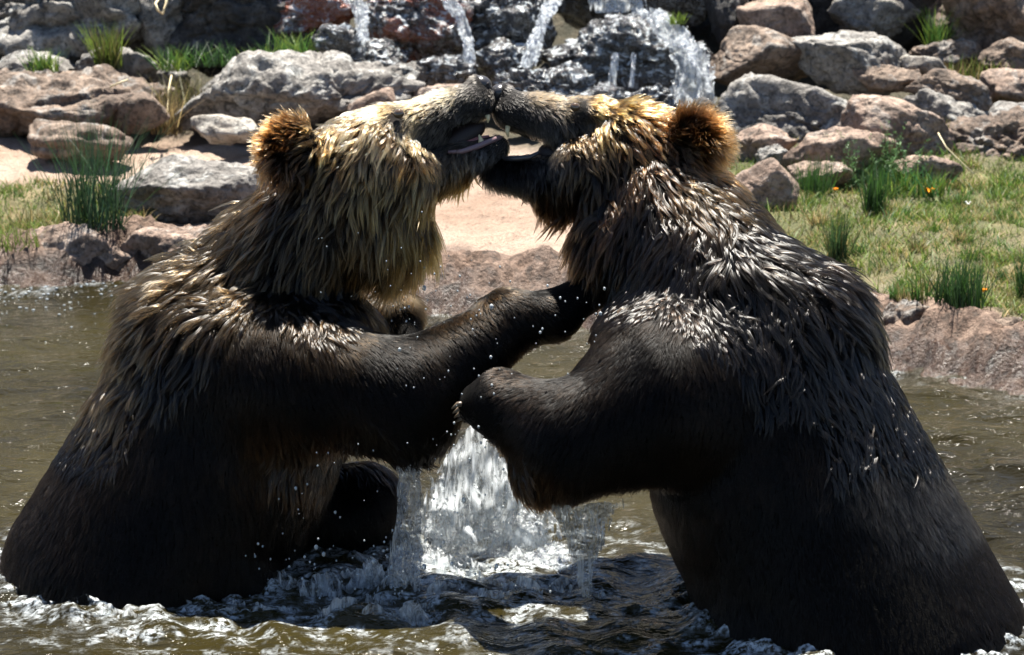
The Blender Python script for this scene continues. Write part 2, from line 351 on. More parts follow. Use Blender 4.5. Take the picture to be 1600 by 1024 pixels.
boulder('egg_boulder', 'large brown faced boulder with dark hollow beside the wide fall', (1106, 40, 1282, 132), 10.45, 'brown', 171, tilt=-6, sub=6, rough=0.6, planes=12)
boulder('slanted_boulder', 'grey green slanted boulder above the big split boulder', (1222, 56, 1428, 150), 10.35, 'grey', 178, tilt=-16, sub=6, rough=0.8, planes=10)
boulder('split_boulder', 'biggest split grey boulder behind the brown bear ear', (1110, 114, 1432, 250), 9.9, 'grey', 186, tilt=-12, sub=6, rough=0.9, planes=9)
boulder('slab_boulder', 'pink and grey slab sloping down to the green plants', (1300, 150, 1500, 290), 9.55, 'pink', 191, tilt=-38, sub=6, rough=0.7, planes=8, deep=0.5)
boulder('low_boulder', 'low pinkish boulder between bear ear and split boulder', (1142, 198, 1246, 262), 9.5, 'pink', 199, sub=5, rough=0.6)
boulder('arched_boulder', 'arched pink boulder behind the feathery green shrubs', (1216, 198, 1400, 290), 9.35, 'pink', 206, sub=5, rough=0.7)
boulder('smooth_boulder', 'smooth pitted brown boulder rising behind the wet neck', (1128, 244, 1250, 345), 8.75, 'pink', 211, tilt=-20, sub=5, rough=0.45, planes=20)
boulder('ridge_rock', 'brown ridge of rock below the pale flat stone', (1412, 106, 1548, 170), 10.1, 'brown', 223, tilt=-18, sub=5, rough=0.9)
boulder('ledge_rock', 'grey weathered ledge rock between sloping pink slab and crumbling rock', (1392, 138, 1570, 230), 9.95, 'grey', 229, tilt=-8, sub=6, rough=1.1)
boulder('crumbling_rock', 'crumbling dark brown rock above the meadow grass', (1470, 172, 1660, 290), 9.55, 'brown', 236, sub=6, rough=1.5)
boulder('tall_rock', 'tall tan rock face streaked brown with grass at its foot', (1462, -120, 1690, 118), 10.9, 'pink', 243, tilt=12, sub=6, rough=1.0, planes=9)
boulder('back_slab', 'big grey purple rock slab behind the round boulder', (1240, -130, 1490, 90), 11.15, 'darkrock', 251, sub=5, rough=0.9, planes=8)
boulder('back_slab', 'dark smooth rock slab between cascade and round boulder', (1085, -110, 1300, 60), 11.2, 'darkrock', 256, sub=5, rough=0.7, planes=8)
boulder('flat_stone', 'pale flat cream stone lying in dry grass', (1406, 86, 1478, 118), 10.3, 'pale', 263, sub=4, rough=0.5)
boulder('flat_stone', 'low tan stone in grass below the tall rock face', (1530, 108, 1640, 160), 10.2, 'pink', 269, sub=4, rough=0.8)
boulder('flat_stone', 'flat grey stone on top of the crumbling rock', (1545, 158, 1640, 190), 9.8, 'grey', 277, sub=4, rough=0.6)
boulder('bank_rock', 'rounded pitted pink rock at the water edge behind the blond bear back', (-40, 345, 220, 445), 8.5, 'pink', 283, sub=6, rough=0.7, planes=18, deep=0.5)
boulder('bank_rock', 'low pink rock rim behind the blond bear hump', (170, 352, 430, 440), 8.5, 'pink', 289, sub=6, rough=0.6, planes=18, deep=0.5)
boulder('bank_rock', 'pitted reddish rock at the water edge behind the dark bear back', (1352, 470, 1540, 600), 7.45, 'brown', 293, sub=6, rough=0.8, planes=18, deep=0.6)
boulder('bank_rock', 'reddish rough rock jutting into the water below the rush tuft', (1490, 490, 1690, 610), 7.3, 'brown', 299, sub=6, rough=0.9, planes=18, deep=0.5)

# smaller stones that fill the gaps of the rock piles
GS = 'loose stones between the boulders'
for k, (box, Y, mt, lb) in enumerate([
    ((1395, 240, 1500, 292), 9.3, 'pink', 'knobbly pink stone at the lower tip of the sloping slab'),
    ((1180, 225, 1236, 262), 9.4, 'grey', 'grey stone wedged below the split boulder'),
    ((1330, 96, 1440, 140), 10.2, 'brown', 'brown stone wedged under the slanted boulder'),
    ((1530, 60, 1620, 112), 10.5, 'brown', 'rough brown stone below the tall tan rock face'),
    ((1060, 150, 1130, 205), 9.8, 'darkrock', 'dark stone between the wide fall and the split boulder'),
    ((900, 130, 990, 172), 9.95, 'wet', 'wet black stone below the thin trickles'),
    ((610, 96, 672, 148), 10.15, 'grey', 'squared grey stone at the end of the massive long boulder'),
    ((240, 96, 300, 150), 10.6, 'grey', 'grey stone under the green weed by the cliff'),
    ((-20, 80, 120, 128), 10.7, 'grey', 'crumbled grey stones at the foot of the cliff rock'),
    ((120, 70, 250, 140), 10.65, 'grey', 'broken grey rock below the yellowish weed'),
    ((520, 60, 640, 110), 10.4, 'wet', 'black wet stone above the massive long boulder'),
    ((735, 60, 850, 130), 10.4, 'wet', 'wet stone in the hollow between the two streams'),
    ((1290, -20, 1440, 60), 10.95, 'grey', 'grey lichened rock behind the slanted boulder'),
    ((1420, 60, 1540, 112), 10.7, 'brown', 'brown stone behind the pale flat stone'),
    ((222, -60, 312, 112), 11.0, 'grey', 'upright grey rock between cliff rock and dark overhanging rock'),
    ((1096, -40, 1172, 70), 10.9, 'darkrock', 'dark stone behind the egg shaped boulder'),
    ((1440, -30, 1500, 90), 11.0, 'brown', 'brown stone beside the tall tan rock face'),
    ((1230, 250, 1330, 300), 9.15, 'pink', 'half buried pink stone behind the broad rush tuft')]):
    boulder('loose_stone', lb, box, Y, mt, 500 + k * 7, sub=5, rough=0.9, group=GS)
# ------------------------------------------------------------------ bears: implicit bodies, one continuous surface each
class Frame:                                             # a rigid, true-scale frame round a bear: u to its right, v down, w away, in 1/s metres
    def __init__(s, u0, v0, Y):
        d = ray(u0, v0); s.O = CAM + d * (Y / d[1]); s.s = FPX / ((s.O - CAM) @ F_AX)
        f = d / np.linalg.norm(d); r = np.cross(f, [0, 0, 1]); r /= np.linalg.norm(r); up = np.cross(r, f)
        s.B = np.stack([r, -up, f]); s.c = np.array([u0, v0, 0.0])
    def world(s, P): return s.O + ((np.asarray(P, float) - s.c) / s.s) @ s.B
    def vec(s, V): return np.asarray(V, float) @ s.B.T   # world vector -> frame axes
def smin(a, b, k):
    h = np.clip(0.5 + 0.5 * (b - a) / k, 0, 1); return b + (a - b) * h - k * h * (1 - h)
def smax(a, b, k): return -smin(-a, -b, k)
class Sdf:
    def __init__(s, lo, hi, h):
        s.lo, s.h = np.array(lo, float), h
        s.n = [int((b - a) / h) + 1 for a, b in zip(lo, hi)]
        s.ax = [s.lo[i] + h * np.arange(s.n[i], dtype=np.float32) for i in range(3)]
        s.d = np.full(s.n, 60.0, np.float32)
    def sub(s, lo, hi):
        sl, ax = [], []
        for i in range(3):
            a = int(np.clip((lo[i] - s.lo[i]) / s.h, 0, s.n[i] - 1)); b = int(np.clip((hi[i] - s.lo[i]) / s.h + 2, 1, s.n[i]))
            sl.append(slice(a, max(b, a + 1))); ax.append(s.ax[i][sl[-1]].astype(np.float32))
        return tuple(sl), np.meshgrid(*ax, indexing='ij', sparse=True)
    def comb(s, sl, e, k, op):
        s.d[sl] = smin(s.d[sl], e, k) if op == '+' else smax(s.d[sl], -e, k)
    def E(s, c, r, ang=0.0, k=30.0, op='+', yaw=0.0):
        c = np.array(c, float); R = max(r) + 70
        sl, (X, Y, Z) = s.sub(c - R, c + R)
        a = math.radians(ang); X, Y, Z = X - c[0], Y - c[1], Z - c[2]
        if yaw: b = math.radians(yaw); X, Z = X * math.cos(b) + Z * math.sin(b), -X * math.sin(b) + Z * math.cos(b)
        x = X * math.cos(a) + Y * math.sin(a); y = -X * math.sin(a) + Y * math.cos(a)
        k0 = np.sqrt((x / r[0]) ** 2 + (y / r[1]) ** 2 + (Z / r[2]) ** 2) + 1e-6
        k1 = np.sqrt((x / r[0] ** 2) ** 2 + (y / r[1] ** 2) ** 2 + (Z / r[2] ** 2) ** 2) + 1e-9
        s.comb(sl, k0 * (k0 - 1) / k1, k, op)
    def C(s, p, r1, q, r2, k=30.0, op='+', flat=1.0):     # tapered limb; flat scales its thickness in w
        p, q = np.array(p, float), np.array(q, float); R = max(r1, r2) * max(1, flat) + 70
        sl, (X, Y, Z) = s.sub(np.minimum(p, q) - R, np.maximum(p, q) + R)
        b = q - p; bb = b @ b
        t = np.clip(((X - p[0]) * b[0] + (Y - p[1]) * b[1] + (Z - p[2]) * b[2]) / bb, 0, 1)
        dz = (Z - p[2] - t * b[2]) / flat
        s.comb(sl, np.sqrt((X - p[0] - t * b[0]) ** 2 + (Y - p[1] - t * b[1]) ** 2 + dz ** 2) - (r1 + (r2 - r1) * t), k, op)
    def mesh(s):                                          # naive surface nets
        D = s.d; ins = D < 0
        n = np.array(D.shape) - 1; cnt = np.zeros(n, np.uint8)
        corners = [(i, j, k) for i in (0, 1) for j in (0, 1) for k in (0, 1)]
        for c in corners: cnt += ins[c[0]:n[0] + c[0], c[1]:n[1] + c[1], c[2]:n[2] + c[2]]
        cells = np.argwhere((cnt > 0) & (cnt < 8))
        idx = -np.ones(n, np.int64); idx[tuple(cells.T)] = np.arange(len(cells))
        acc = np.zeros((len(cells), 3)); num = np.zeros(len(cells))
        vals = {c: D[cells[:, 0] + c[0], cells[:, 1] + c[1], cells[:, 2] + c[2]].astype(float) for c in corners}
        for a in corners:
            for ax in range(3):
                if a[ax]: continue
                b = list(a); b[ax] = 1; b = tuple(b); va, vb = vals[a], vals[b]; m = (va < 0) != (vb < 0)
                t = va[m] / (va[m] - vb[m]); p = np.tile(np.array(a, float), (m.sum(), 1)); p[:, ax] += t
                acc[m] += p; num[m] += 1
        V = s.lo + s.h * (cells + acc / num[:, None])
        faces = []
        for ax in range(3):
            o1, o2 = [(1, 2), (2, 0), (0, 1)][ax]
            lo = [slice(None)] * 3; hi = [slice(None)] * 3; lo[ax] = slice(0, -1); hi[ax] = slice(1, None)
            cr = ins[tuple(lo)] != ins[tuple(hi)]
            e = np.argwhere(cr); e = e[(e[:, o1] > 0) & (e[:, o2] > 0) & (e[:, o1] < n[o1]) & (e[:, o2] < n[o2])]
            q = []
            for d1, d2 in ((1, 1), (0, 1), (0, 0), (1, 0)):
                c = e.copy(); c[:, o1] -= d1; c[:, o2] -= d2; q.append(idx[tuple(c.T)])
            q = np.stack(q, -1); f = ~ins[tuple(e.T)]; q[f] = q[f][:, ::-1]; faces.append(q)
        Fc = np.concatenate(faces); Fc = Fc[(Fc >= 0).all(1)]
        e = 1.5                                            # normals from the field
        G = np.gradient(D, s.h) if False else None
        ii = np.clip(((V - s.lo) / s.h), 1, np.array(D.shape) - 2.01)
        def samp(Q):
            i = np.floor(Q).astype(int); i = np.clip(i, 0, np.array(D.shape) - 2); f = Q - i; out = 0
            for c in corners:
                w = np.prod([f[:, k] if c[k] else 1 - f[:, k] for k in range(3)], axis=0); out = out + w * D[i[:, 0] + c[0], i[:, 1] + c[1], i[:, 2] + c[2]]
            return out
        N = np.stack([samp(np.clip(ii + np.eye(3)[k] * e, 0, np.array(D.shape) - 1.01)) - samp(np.clip(ii - np.eye(3)[k] * e, 0, np.array(D.shape) - 1.01)) for k in range(3)], -1)
        N /= np.linalg.norm(N, axis=1)[:, None] + 1e-9
        return V, Fc, N

HS = 4.5
# ---- blond bear
FL = Frame(420, 560, 5.58); TL, HL = 60, -30              # depth of its trunk and of its head
a = Sdf((-140, 60, -330), (1010, 1290, 420), HS)
a.C((195, 905, TL), 200, (378, 610, TL), 184, flat=1.05)
a.E((315, 530, TL), (122, 112, 140), -40, 40)
a.C((380, 500, TL), 120, (545, 300, HL), 84, 40)
a.E((600, 352, HL + 10), (74, 70, 78), 35, 40)
a.E((480, 560, TL - 10), (130, 120, 165), 0, 40)
a.E((420, 760, TL), (75, 130, 150), 20, 40)                # belly
a.E((575, 252, HL), (88, 68, 78), -25, 26)
for sgn in (-1, 1): a.E((618, 288, HL + 34 * sgn), (70, 55, 46), -20, 24)
a.E((614, 200, HL), (42, 26, 50), -20, 18)
a.C((640, 214, HL), 44, (750, 165, HL), 31, 16, flat=0.95)
a.E((749, 171, HL), (27, 25, 34), -25, 10)                 # upper lips
a.E((757, 140, HL), (17, 14, 20), 20, 8)                   # nose pad
a.C((655, 280, HL), 36, (784, 239, HL), 19, 9, flat=1.05)  # lower jaw
a.C((720, 212, HL), 9, (790, 205, HL), 7, 5, '-', flat=3.0)
for sgn in (-1, 1):
    a.E((628, 189, HL + 58 * sgn), (13, 9, 13), -20, 7, '-')
    a.C((520, 262, HL + 52 * sgn), 22, (470, 242, HL + 66 * sgn), 26, 14, flat=0.8)
    a.E((462, 240, HL + 70 * sgn), (40, 43, 22), 0, 12)
    a.E((468, 246, HL + 92 * sgn), (25, 28, 16), 0, 6, '-')
    a.E((768, 138, HL + 13 * sgn), (7, 5, 6), 0, 3, '-')
# near arm: shoulder, upper arm, forearm, wrist, paw
a.E((410, 590, TL - 130), (150, 118, 85), 15, 40)
a.C((440, 590, TL - 150), 100, (630, 618, TL - 195), 80, 36)
a.C((630, 618, TL - 195), 78, (790, 516, TL - 160), 46, 26)
a.C((780, 508, TL - 160), 44, (865, 505, TL - 150), 36, 18)
a.C((850, 506, TL - 150), 36, (925, 466, TL - 132), 30, 16, flat=1.2)
a.E((640, 672, TL - 195), (55, 42, 50), -30, 26)
for q in range(4): a.C((905, 478, TL - 165 + 18 * q), 12, (945, 455 + 5 * q, TL - 168 + 20 * q), 10, 8)
# far arm folded against the chest, far knee, hind legs on the pond bed
a.C((480, 560, TL + 150), 85, (622, 500, TL + 60), 38, 26)
a.C((622, 500, TL + 60), 38, (640, 560, TL + 20), 32, 18)
a.C((400, 830, TL + 90), 100, (560, 795, TL + 70), 58, 26)
a.C((565, 800, TL + 70), 56, (545, 1050, TL + 110), 44, 26)
a.C((330, 900, TL - 60), 95, (420, 1090, TL - 80), 66, 30); a.C((420, 1090, TL - 80), 66, (400, 1200, TL - 80), 50, 20)
VL, FCL, NL = a.mesh()
# ---- dark bear
FR = Frame(1160, 600, 5.50); TR, HR = -75, 22
b = Sdf((620, 70, -480), (1700, 1330, 300), HS)
b.C((1368, 1015, TR), 238, (1186, 625, TR), 190, flat=1.0)
b.E((1238, 520, TR), (112, 108, 140), 30, 40)
b.C((1130, 490, TR), 138, (1008, 290, HR), 92, 40)
b.E((975, 395, HR - 20), (72, 85, 85), -30, 40)
b.E((1050, 560, TR + 10), (120, 110, 160), 0, 40)
b.E((1140, 760, TR), (100, 130, 160), -15, 40)
b.E((982, 230, HR), (82, 66, 78), 18, 26)
for sgn in (-1, 1): b.E((922, 272, HR + 34 * sgn), (70, 52, 46), 12, 24)
b.E((912, 182, HR), (42, 28, 50), 12, 18)
b.C((875, 201, HR), 45, (787, 174, HR), 31, 16, flat=0.95)
b.E((787, 178, HR), (26, 26, 33), 20, 10)
b.E((771, 148, HR), (17, 15, 20), -20, 8)
b.C((887, 284, HR), 42, (764, 274, HR), 21, 8, flat=1.05)
b.E((827, 234, HR), (32, 12, 90), 8, 5, '-')
for sgn in (-1, 1):
    b.E((890, 174, HR + 58 * sgn), (13, 9, 13), 12, 7, '-')
    b.C((1032, 245, HR + 52 * sgn), 24, (1070, 230, HR + 64 * sgn), 28, 14, flat=0.8)
    b.E((1078, 226, HR + 70 * sgn), (40, 42, 23), 0, 12)
    b.E((1070, 232, HR + 93 * sgn), (25, 28, 16), 0, 6, '-')
    b.E((760, 146, HR + 13 * sgn), (7, 5, 6), 0, 3, '-')
b.E((1050, 610, TR - 120), (135, 120, 95), -20, 40)
b.C((1050, 630, TR - 140), 112, (905, 690, TR - 165), 80, 36)
b.C((905, 685, TR - 165), 80, (800, 640, TR - 120), 50, 26)
b.C((800, 640, TR - 120), 50, (768, 640, TR - 95), 34, 16, flat=1.2)
b.E((868, 735, TR - 165), (40, 45, 45), 40, 24)
for q in range(4): b.C((775, 628 + 9 * q, TR - 130 + 16 * q), 12, (748, 640 + 7 * q, TR - 122 + 18 * q), 10, 8)
b.C((1040, 600, TR + 130), 95, (930, 700, TR + 110), 60, 26); b.C((930, 700, TR + 110), 58, (850, 690, TR + 60), 38, 20)
b.C((1230, 1000, TR - 70), 120, (1200, 1230, TR - 80), 75, 30); b.C((1330, 1010, TR + 80), 120, (1300, 1230, TR + 90), 75, 30)
VR, FCR, NR = b.mesh()
del a, b

# ---- fur: control spots (u, v, flow u, flow v, length, lift, clump, clump size, root colour, tip colour)
BLK = (0.004, 0.0032, 0.0028); DKB = (0.012, 0.008, 0.0055); BRN = (0.060, 0.030, 0.013); ORG = (0.36, 0.155, 0.05)
GLD = (0.56, 0.30, 0.09); BLN = (0.78, 0.55, 0.27); GRY = (0.17, 0.15, 0.125); GRD = (0.040, 0.037, 0.035); TAN = (0.24, 0.14, 0.055); SLV = (0.022, 0.019, 0.016); SHEEN = (0.06, 0.054, 0.048); TIP = (0.085, 0.054, 0.025); ORD = (0.15, 0.07, 0.026)
CL = [
 (752, 155, -1, .5, 8, .2, .2, 6, GRD, GRD), (735, 165, -1, .5, 9, .25, .2, 6, GRD, GRY), (705, 158, -1, .5, 12, .28, .3, 7, GRY, BLN), (700, 185, -1, .6, 12, .28, .3, 7, GRD, GRY), (655, 178, -1, .3, 15, .2, .3, 8, BRN, BLN),
 (612, 178, -1, .25, 20, .25, .5, 9, BRN, BLN), (628, 190, -.8, .6, 9, .1, .2, 6, GRD, GRD), (640, 212, -.5, .9, 16, .2, .5, 8, GRY, GLD), (690, 222, -.5, .9, 12, .2, .3, 7, GRD, GRY),
 (600, 225, -.6, .8, 36, .22, .8, 11, BRN, BLN), (555, 215, -.9, .45, 34, .25, .75, 11, BRN, BLN), (520, 235, -.9, .6, 38, .3, .8, 12, DKB, GLD),
 (640, 265, -.25, 1, 42, .2, .85, 12, DKB, GLD), (585, 285, -.45, 1, 52, .22, .85, 13, DKB, GLD), (700, 275, .0, 1, 34, .2, .7, 10, GRD, TAN), (770, 255, -.4, 1, 26, .2, .6, 9, GRD, GRY),
 (785, 240, -.8, .6, 8, .2, .3, 8, GRD, GRY), (740, 290, .0, 1, 48, .25, .75, 11, DKB, GLD),
 (690, 330, .1, 1, 66, .25, .6, 12, DKB, GLD), (640, 350, -.05, 1, 70, .22, .65, 12, DKB, GLD), (650, 420, .1, 1, 76, .22, .55, 12, DKB, TAN), (570, 370, -.25, 1, 66, .2, .85, 13, BLK, TAN), (590, 440, -.1, 1, 70, .2, .8, 13, BLK, TIP),
 (465, 240, -.6, -.5, 24, .55, .6, 7, DKB, BRN), (440, 215, -.8, -.6, 26, .6, .6, 7, DKB, ORG), (470, 275, -.5, .9, 40, .3, .8, 11, DKB, BRN), (505, 300, -.5, .9, 56, .25, .85, 13, DKB, TAN),
 (510, 370, -.4, 1, 62, .22, .9, 14, BLK, TIP), (500, 450, -.25, 1, 58, .18, .88, 14, BLK, DKB), (430, 340, -.8, .6, 60, .4, .8, 12, DKB, TIP), (400, 380, -.8, .6, 58, .35, .85, 13, BLK, TIP),
 (330, 410, -.9, .45, 62, .45, .85, 12, BLK, TIP), (270, 450, -.95, .35, 62, .45, .88, 13, BLK, TIP), (330, 470, -.8, .7, 58, .28, .9, 14, BLK, TIP), (240, 510, -.75, .75, 64, .33, .9, 14, BLK, TIP), (205, 580, -.55, .9, 62, .28, .9, 14, BLK, TIP),
 (280, 560, -.4, 1, 46, .15, .85, 14, BLK, DKB), (180, 650, -.5, .9, 40, .2, .8, 13, BLK, TIP), (130, 720, -.5, .9, 22, .16, .5, 9, BLK, DKB), (60, 810, -.4, .9, 18, .14, .3, 8, BLK, DKB),
 (240, 680, -.25, 1, 24, .1, .4, 9, BLK, DKB), (220, 800, -.2, 1, 18, .1, .3, 8, BLK, BLK), (330, 800, .1, 1, 20, .1, .3, 8, BLK, DKB), (430, 800, .2, 1, 34, .14, .5, 9, BLK, DKB), (430, 720, 0, 1, 36, .15, .5, 9, DKB, BRN),
 (400, 560, .25, 1, 18, .12, .3, 8, BLK, DKB), (340, 630, .0, 1, 18, .1, .3, 8, BLK, DKB), (480, 640, .5, .8, 18, .1, .3, 8, BLK, BLK), (600, 570, .6, .7, 16, .12, .3, 8, BLK, BLK), (620, 660, .5, .9, 20, .12, .4, 8, BLK, BLK),
 (560, 700, .2, 1, 42, .12, .6, 9, BLK, DKB), (480, 690, .1, 1, 44, .12, .6, 9, BLK, BRN), (640, 710, .3, 1, 36, .12, .7, 10, BLK, BLK), (720, 560, .5, .8, 15, .1, .3, 8, BLK, BLK), (800, 510, .7, .6, 14, .1, .3, 8, BLK, DKB), (900, 480, .9, .3, 9, .08, .2, 7, BLK, BLK),
 (560, 800, .2, 1, 22, .1, .4, 8, BLK, BLK), (625, 500, .4, .8, 16, .1, .3, 8, BLK, BLK)]
CR = [
 (795, 160, 1, .5, 8, .2, .2, 6, GRD, GRD), (815, 172, 1, .5, 8, .25, .2, 6, GRD, GRD), (850, 152, 1, .4, 12, .28, .3, 7, GRY, TAN), (850, 178, 1, .5, 11, .25, .2, 7, GRD, GRD), (895, 168, 1, .3, 12, .2, .3, 8, GRY, TAN), (908, 175, .8, .6, 9, .1, .2, 6, GRD, GRD),
 (870, 200, .6, .9, 12, .2, .3, 8, GRD, GRY), (905, 215, .4, 1, 22, .2, .6, 9, DKB, TIP), (945, 165, 1, .25, 22, .3, .6, 10, DKB, GLD), (990, 165, 1, .3, 32, .35, .75, 11, DKB, GLD), (1030, 180, 1, .35, 32, .4, .75, 10, BRN, ORG),
 (960, 205, .6, .8, 36, .25, .85, 12, DKB, GLD), (1010, 220, .6, .9, 40, .25, .85, 12, DKB, ORG), (1040, 260, .5, 1, 44, .25, .85, 12, BLK, BRN), (930, 250, .3, 1, 34, .2, .8, 11, DKB, TIP), (970, 290, .3, 1, 46, .2, .88, 13, BLK, BRN),
 (860, 250, .3, 1, 14, .15, .4, 8, GRD, GRD), (870, 290, -.1, 1, 32, .25, .7, 10, BLK, DKB), (800, 280, .4, 1, 18, .2, .4, 8, BLK, GRD), (850, 305, -.2, 1, 54, .3, .9, 12, DKB, BRN), (900, 325, -.25, 1, 62, .3, .92, 13, DKB, BRN), (940, 370, -.2, 1, 60, .28, .9, 13, BLK, BRN),
 (1095, 215, .4, -.8, 24, .6, .5, 7, DKB, BRN), (1130, 215, .9, -.3, 26, .6, .5, 7, BRN, ORG), (1120, 260, .8, .5, 30, .4, .6, 9, DKB, ORG), (1080, 300, .5, 1, 52, .25, .88, 13, BLK, TIP), (1010, 350, .1, 1, 54, .2, .9, 13, BLK, DKB), (1140, 320, .6, .8, 54, .3, .85, 12, BLK, TIP),
 (1150, 380, .45, 1, 56, .22, .9, 13, BLK, SLV), (1080, 400, .15, 1, 56, .18, .92, 13, BLK, DKB), (1000, 440, 0, 1, 54, .2, .9, 13, BLK, DKB), (955, 460, -.4, 1, 46, .3, .85, 12, BLK, DKB), (1200, 400, .7, .7, 60, .35, .85, 12, BLK, SLV), (1270, 430, .85, .5, 62, .35, .88, 13, BLK, DKB),
 (1240, 480, .3, 1, 58, .18, .92, 14, BLK, SLV), (1150, 480, .15, 1, 56, .16, .92, 13, BLK, SLV), (1320, 490, .6, .9, 58, .25, .9, 14, BLK, SLV), (1290, 570, .35, 1, 56, .16, .92, 15, BLK, SLV), (1360, 580, .5, 1, 50, .18, .88, 13, BLK, SLV), (1210, 580, .15, 1, 42, .12, .85, 13, BLK, DKB),
 (1300, 650, .3, 1, 40, .12, .85, 13, BLK, SLV), (1400, 680, .5, .9, 34, .14, .8, 12, BLK, SLV), (1250, 680, .1, 1, 22, .1, .4, 9, BLK, DKB), (1380, 740, .4, 1, 24, .12, .45, 9, BLK, SHEEN), (1465, 770, .5, .9, 20, .14, .4, 8, BLK, SHEEN), (1520, 880, .4, 1, 15, .1, .3, 8, BLK, DKB),  # on the rump the grey wet sheen is painted into the tip colour
 (1300, 850, .15, 1, 16, .08, .3, 8, BLK, BLK), (1180, 850, 0, 1, 18, .08, .3, 8, BLK, BLK), (1400, 930, .2, 1, 15, .08, .3, 8, BLK, BLK), (1100, 900, -.1, 1, 18, .1, .3, 8, BLK, DKB), (1050, 820, -.1, 1, 24, .1, .4, 8, BLK, DKB), (1120, 620, 0, 1, 18, .1, .3, 8, BLK, DKB),
 (1020, 560, -.3, 1, 17, .12, .3, 8, BLK, BLK), (950, 560, -.6, .7, 16, .14, .3, 8, BLK, DKB), (1000, 680, -.4, .9, 18, .1, .3, 8, BLK, BLK), (900, 690, -.6, .8, 17, .1, .3, 8, BLK, BLK), (830, 620, -.8, .5, 14, .12, .3, 8, BLK, DKB), (770, 640, -1, .3, 9, .08, .2, 7, BLK, BLK),
 (860, 770, -.1, 1, 34, .12, .7, 10, BLK, BRN), (960, 760, -.1, 1, 34, .1, .5, 9, BLK, DKB)]

CR = [((c[0] - 18 if c[1] < 300 else c[0]), *c[1:]) for c in CR]
def field(P, ctl):
    A = np.array([[c[0], c[1], c[2], c[3], c[4], c[5], c[6], c[7], *c[8], *c[9]] for c in ctl])
    out = np.empty((len(P), 12))
    for i in range(0, len(P), 40000):
        Q = P[i:i + 40000]
        d2 = (Q[:, None, 0] - A[None, :, 0]) ** 2 + (Q[:, None, 1] - A[None, :, 1]) ** 2 + 60
        w = d2 ** -2.2; w /= w.sum(1)[:, None]
        out[i:i + 40000] = w @ A[:, 2:]
    return out                                            # flow u, v, length, lift, clump, size, root, tip

def fur_mat(name, ior, rough):
    fur_m = NT(name); fur_m.t.nodes.remove(fur_m.b)
    hb = fur_m.n('BsdfHairPrincipled', model='CHIANG', parametrization='COLOR')
    at_ = fur_m.n('Attribute', attribute_name='fur_colour'); fur_m.l(at_.outputs['Color'], hb.inputs['Color'])
    hb.inputs['Roughness'].default_value = rough; hb.inputs['Radial Roughness'].default_value = 0.42; hb.inputs['IOR'].default_value = ior
    hb.inputs['Coat'].default_value = 0.0; hb.inputs['Random Roughness'].default_value = 0.25
    fur_m.l(hb.outputs[0], fur_m.out.inputs['Surface']); return fur_m.m
M['fur'] = fur_mat('damp_fur', 1.20, 0.25); M['locks'] = fur_mat('wet_locks', 1.34, 0.13)
skin = NT('bear_hide'); sa_ = skin.n('Attribute', attribute_name='hide'); skin.l(sa_.outputs['Color'], skin.b.inputs['Base Color'])
skin.b.inputs['Roughness'].default_value = 0.8; skin.b.inputs['Specular IOR Level'].default_value = 0.08
hv = skin.geo().outputs['Position']; skin.l(skin.bump(skin.noise(hv, 260, 3, 0.6), 0.6, 0.004), skin.b.inputs['Normal'])
M['hide'] = skin.m
M['nose'] = simple_mat('wet_nose', (0.035, 0.034, 0.038), 0.28)
M['eye'] = simple_mat('eye', (0.08, 0.05, 0.026), 0.08, Coat_Weight=1.0)
M['lip'] = simple_mat('lip', (0.17, 0.11, 0.12), 0.25)
M['mouth'] = simple_mat('mouth_inside', (0.010, 0.004, 0.004), 0.6)
M['tongue'] = simple_mat('tongue', (0.30, 0.12, 0.11), 0.3)
M['tooth'] = simple_mat('tooth', (0.62, 0.52, 0.30), 0.3)
M['claw'] = simple_mat('claw', (0.10, 0.075, 0.05), 0.35)

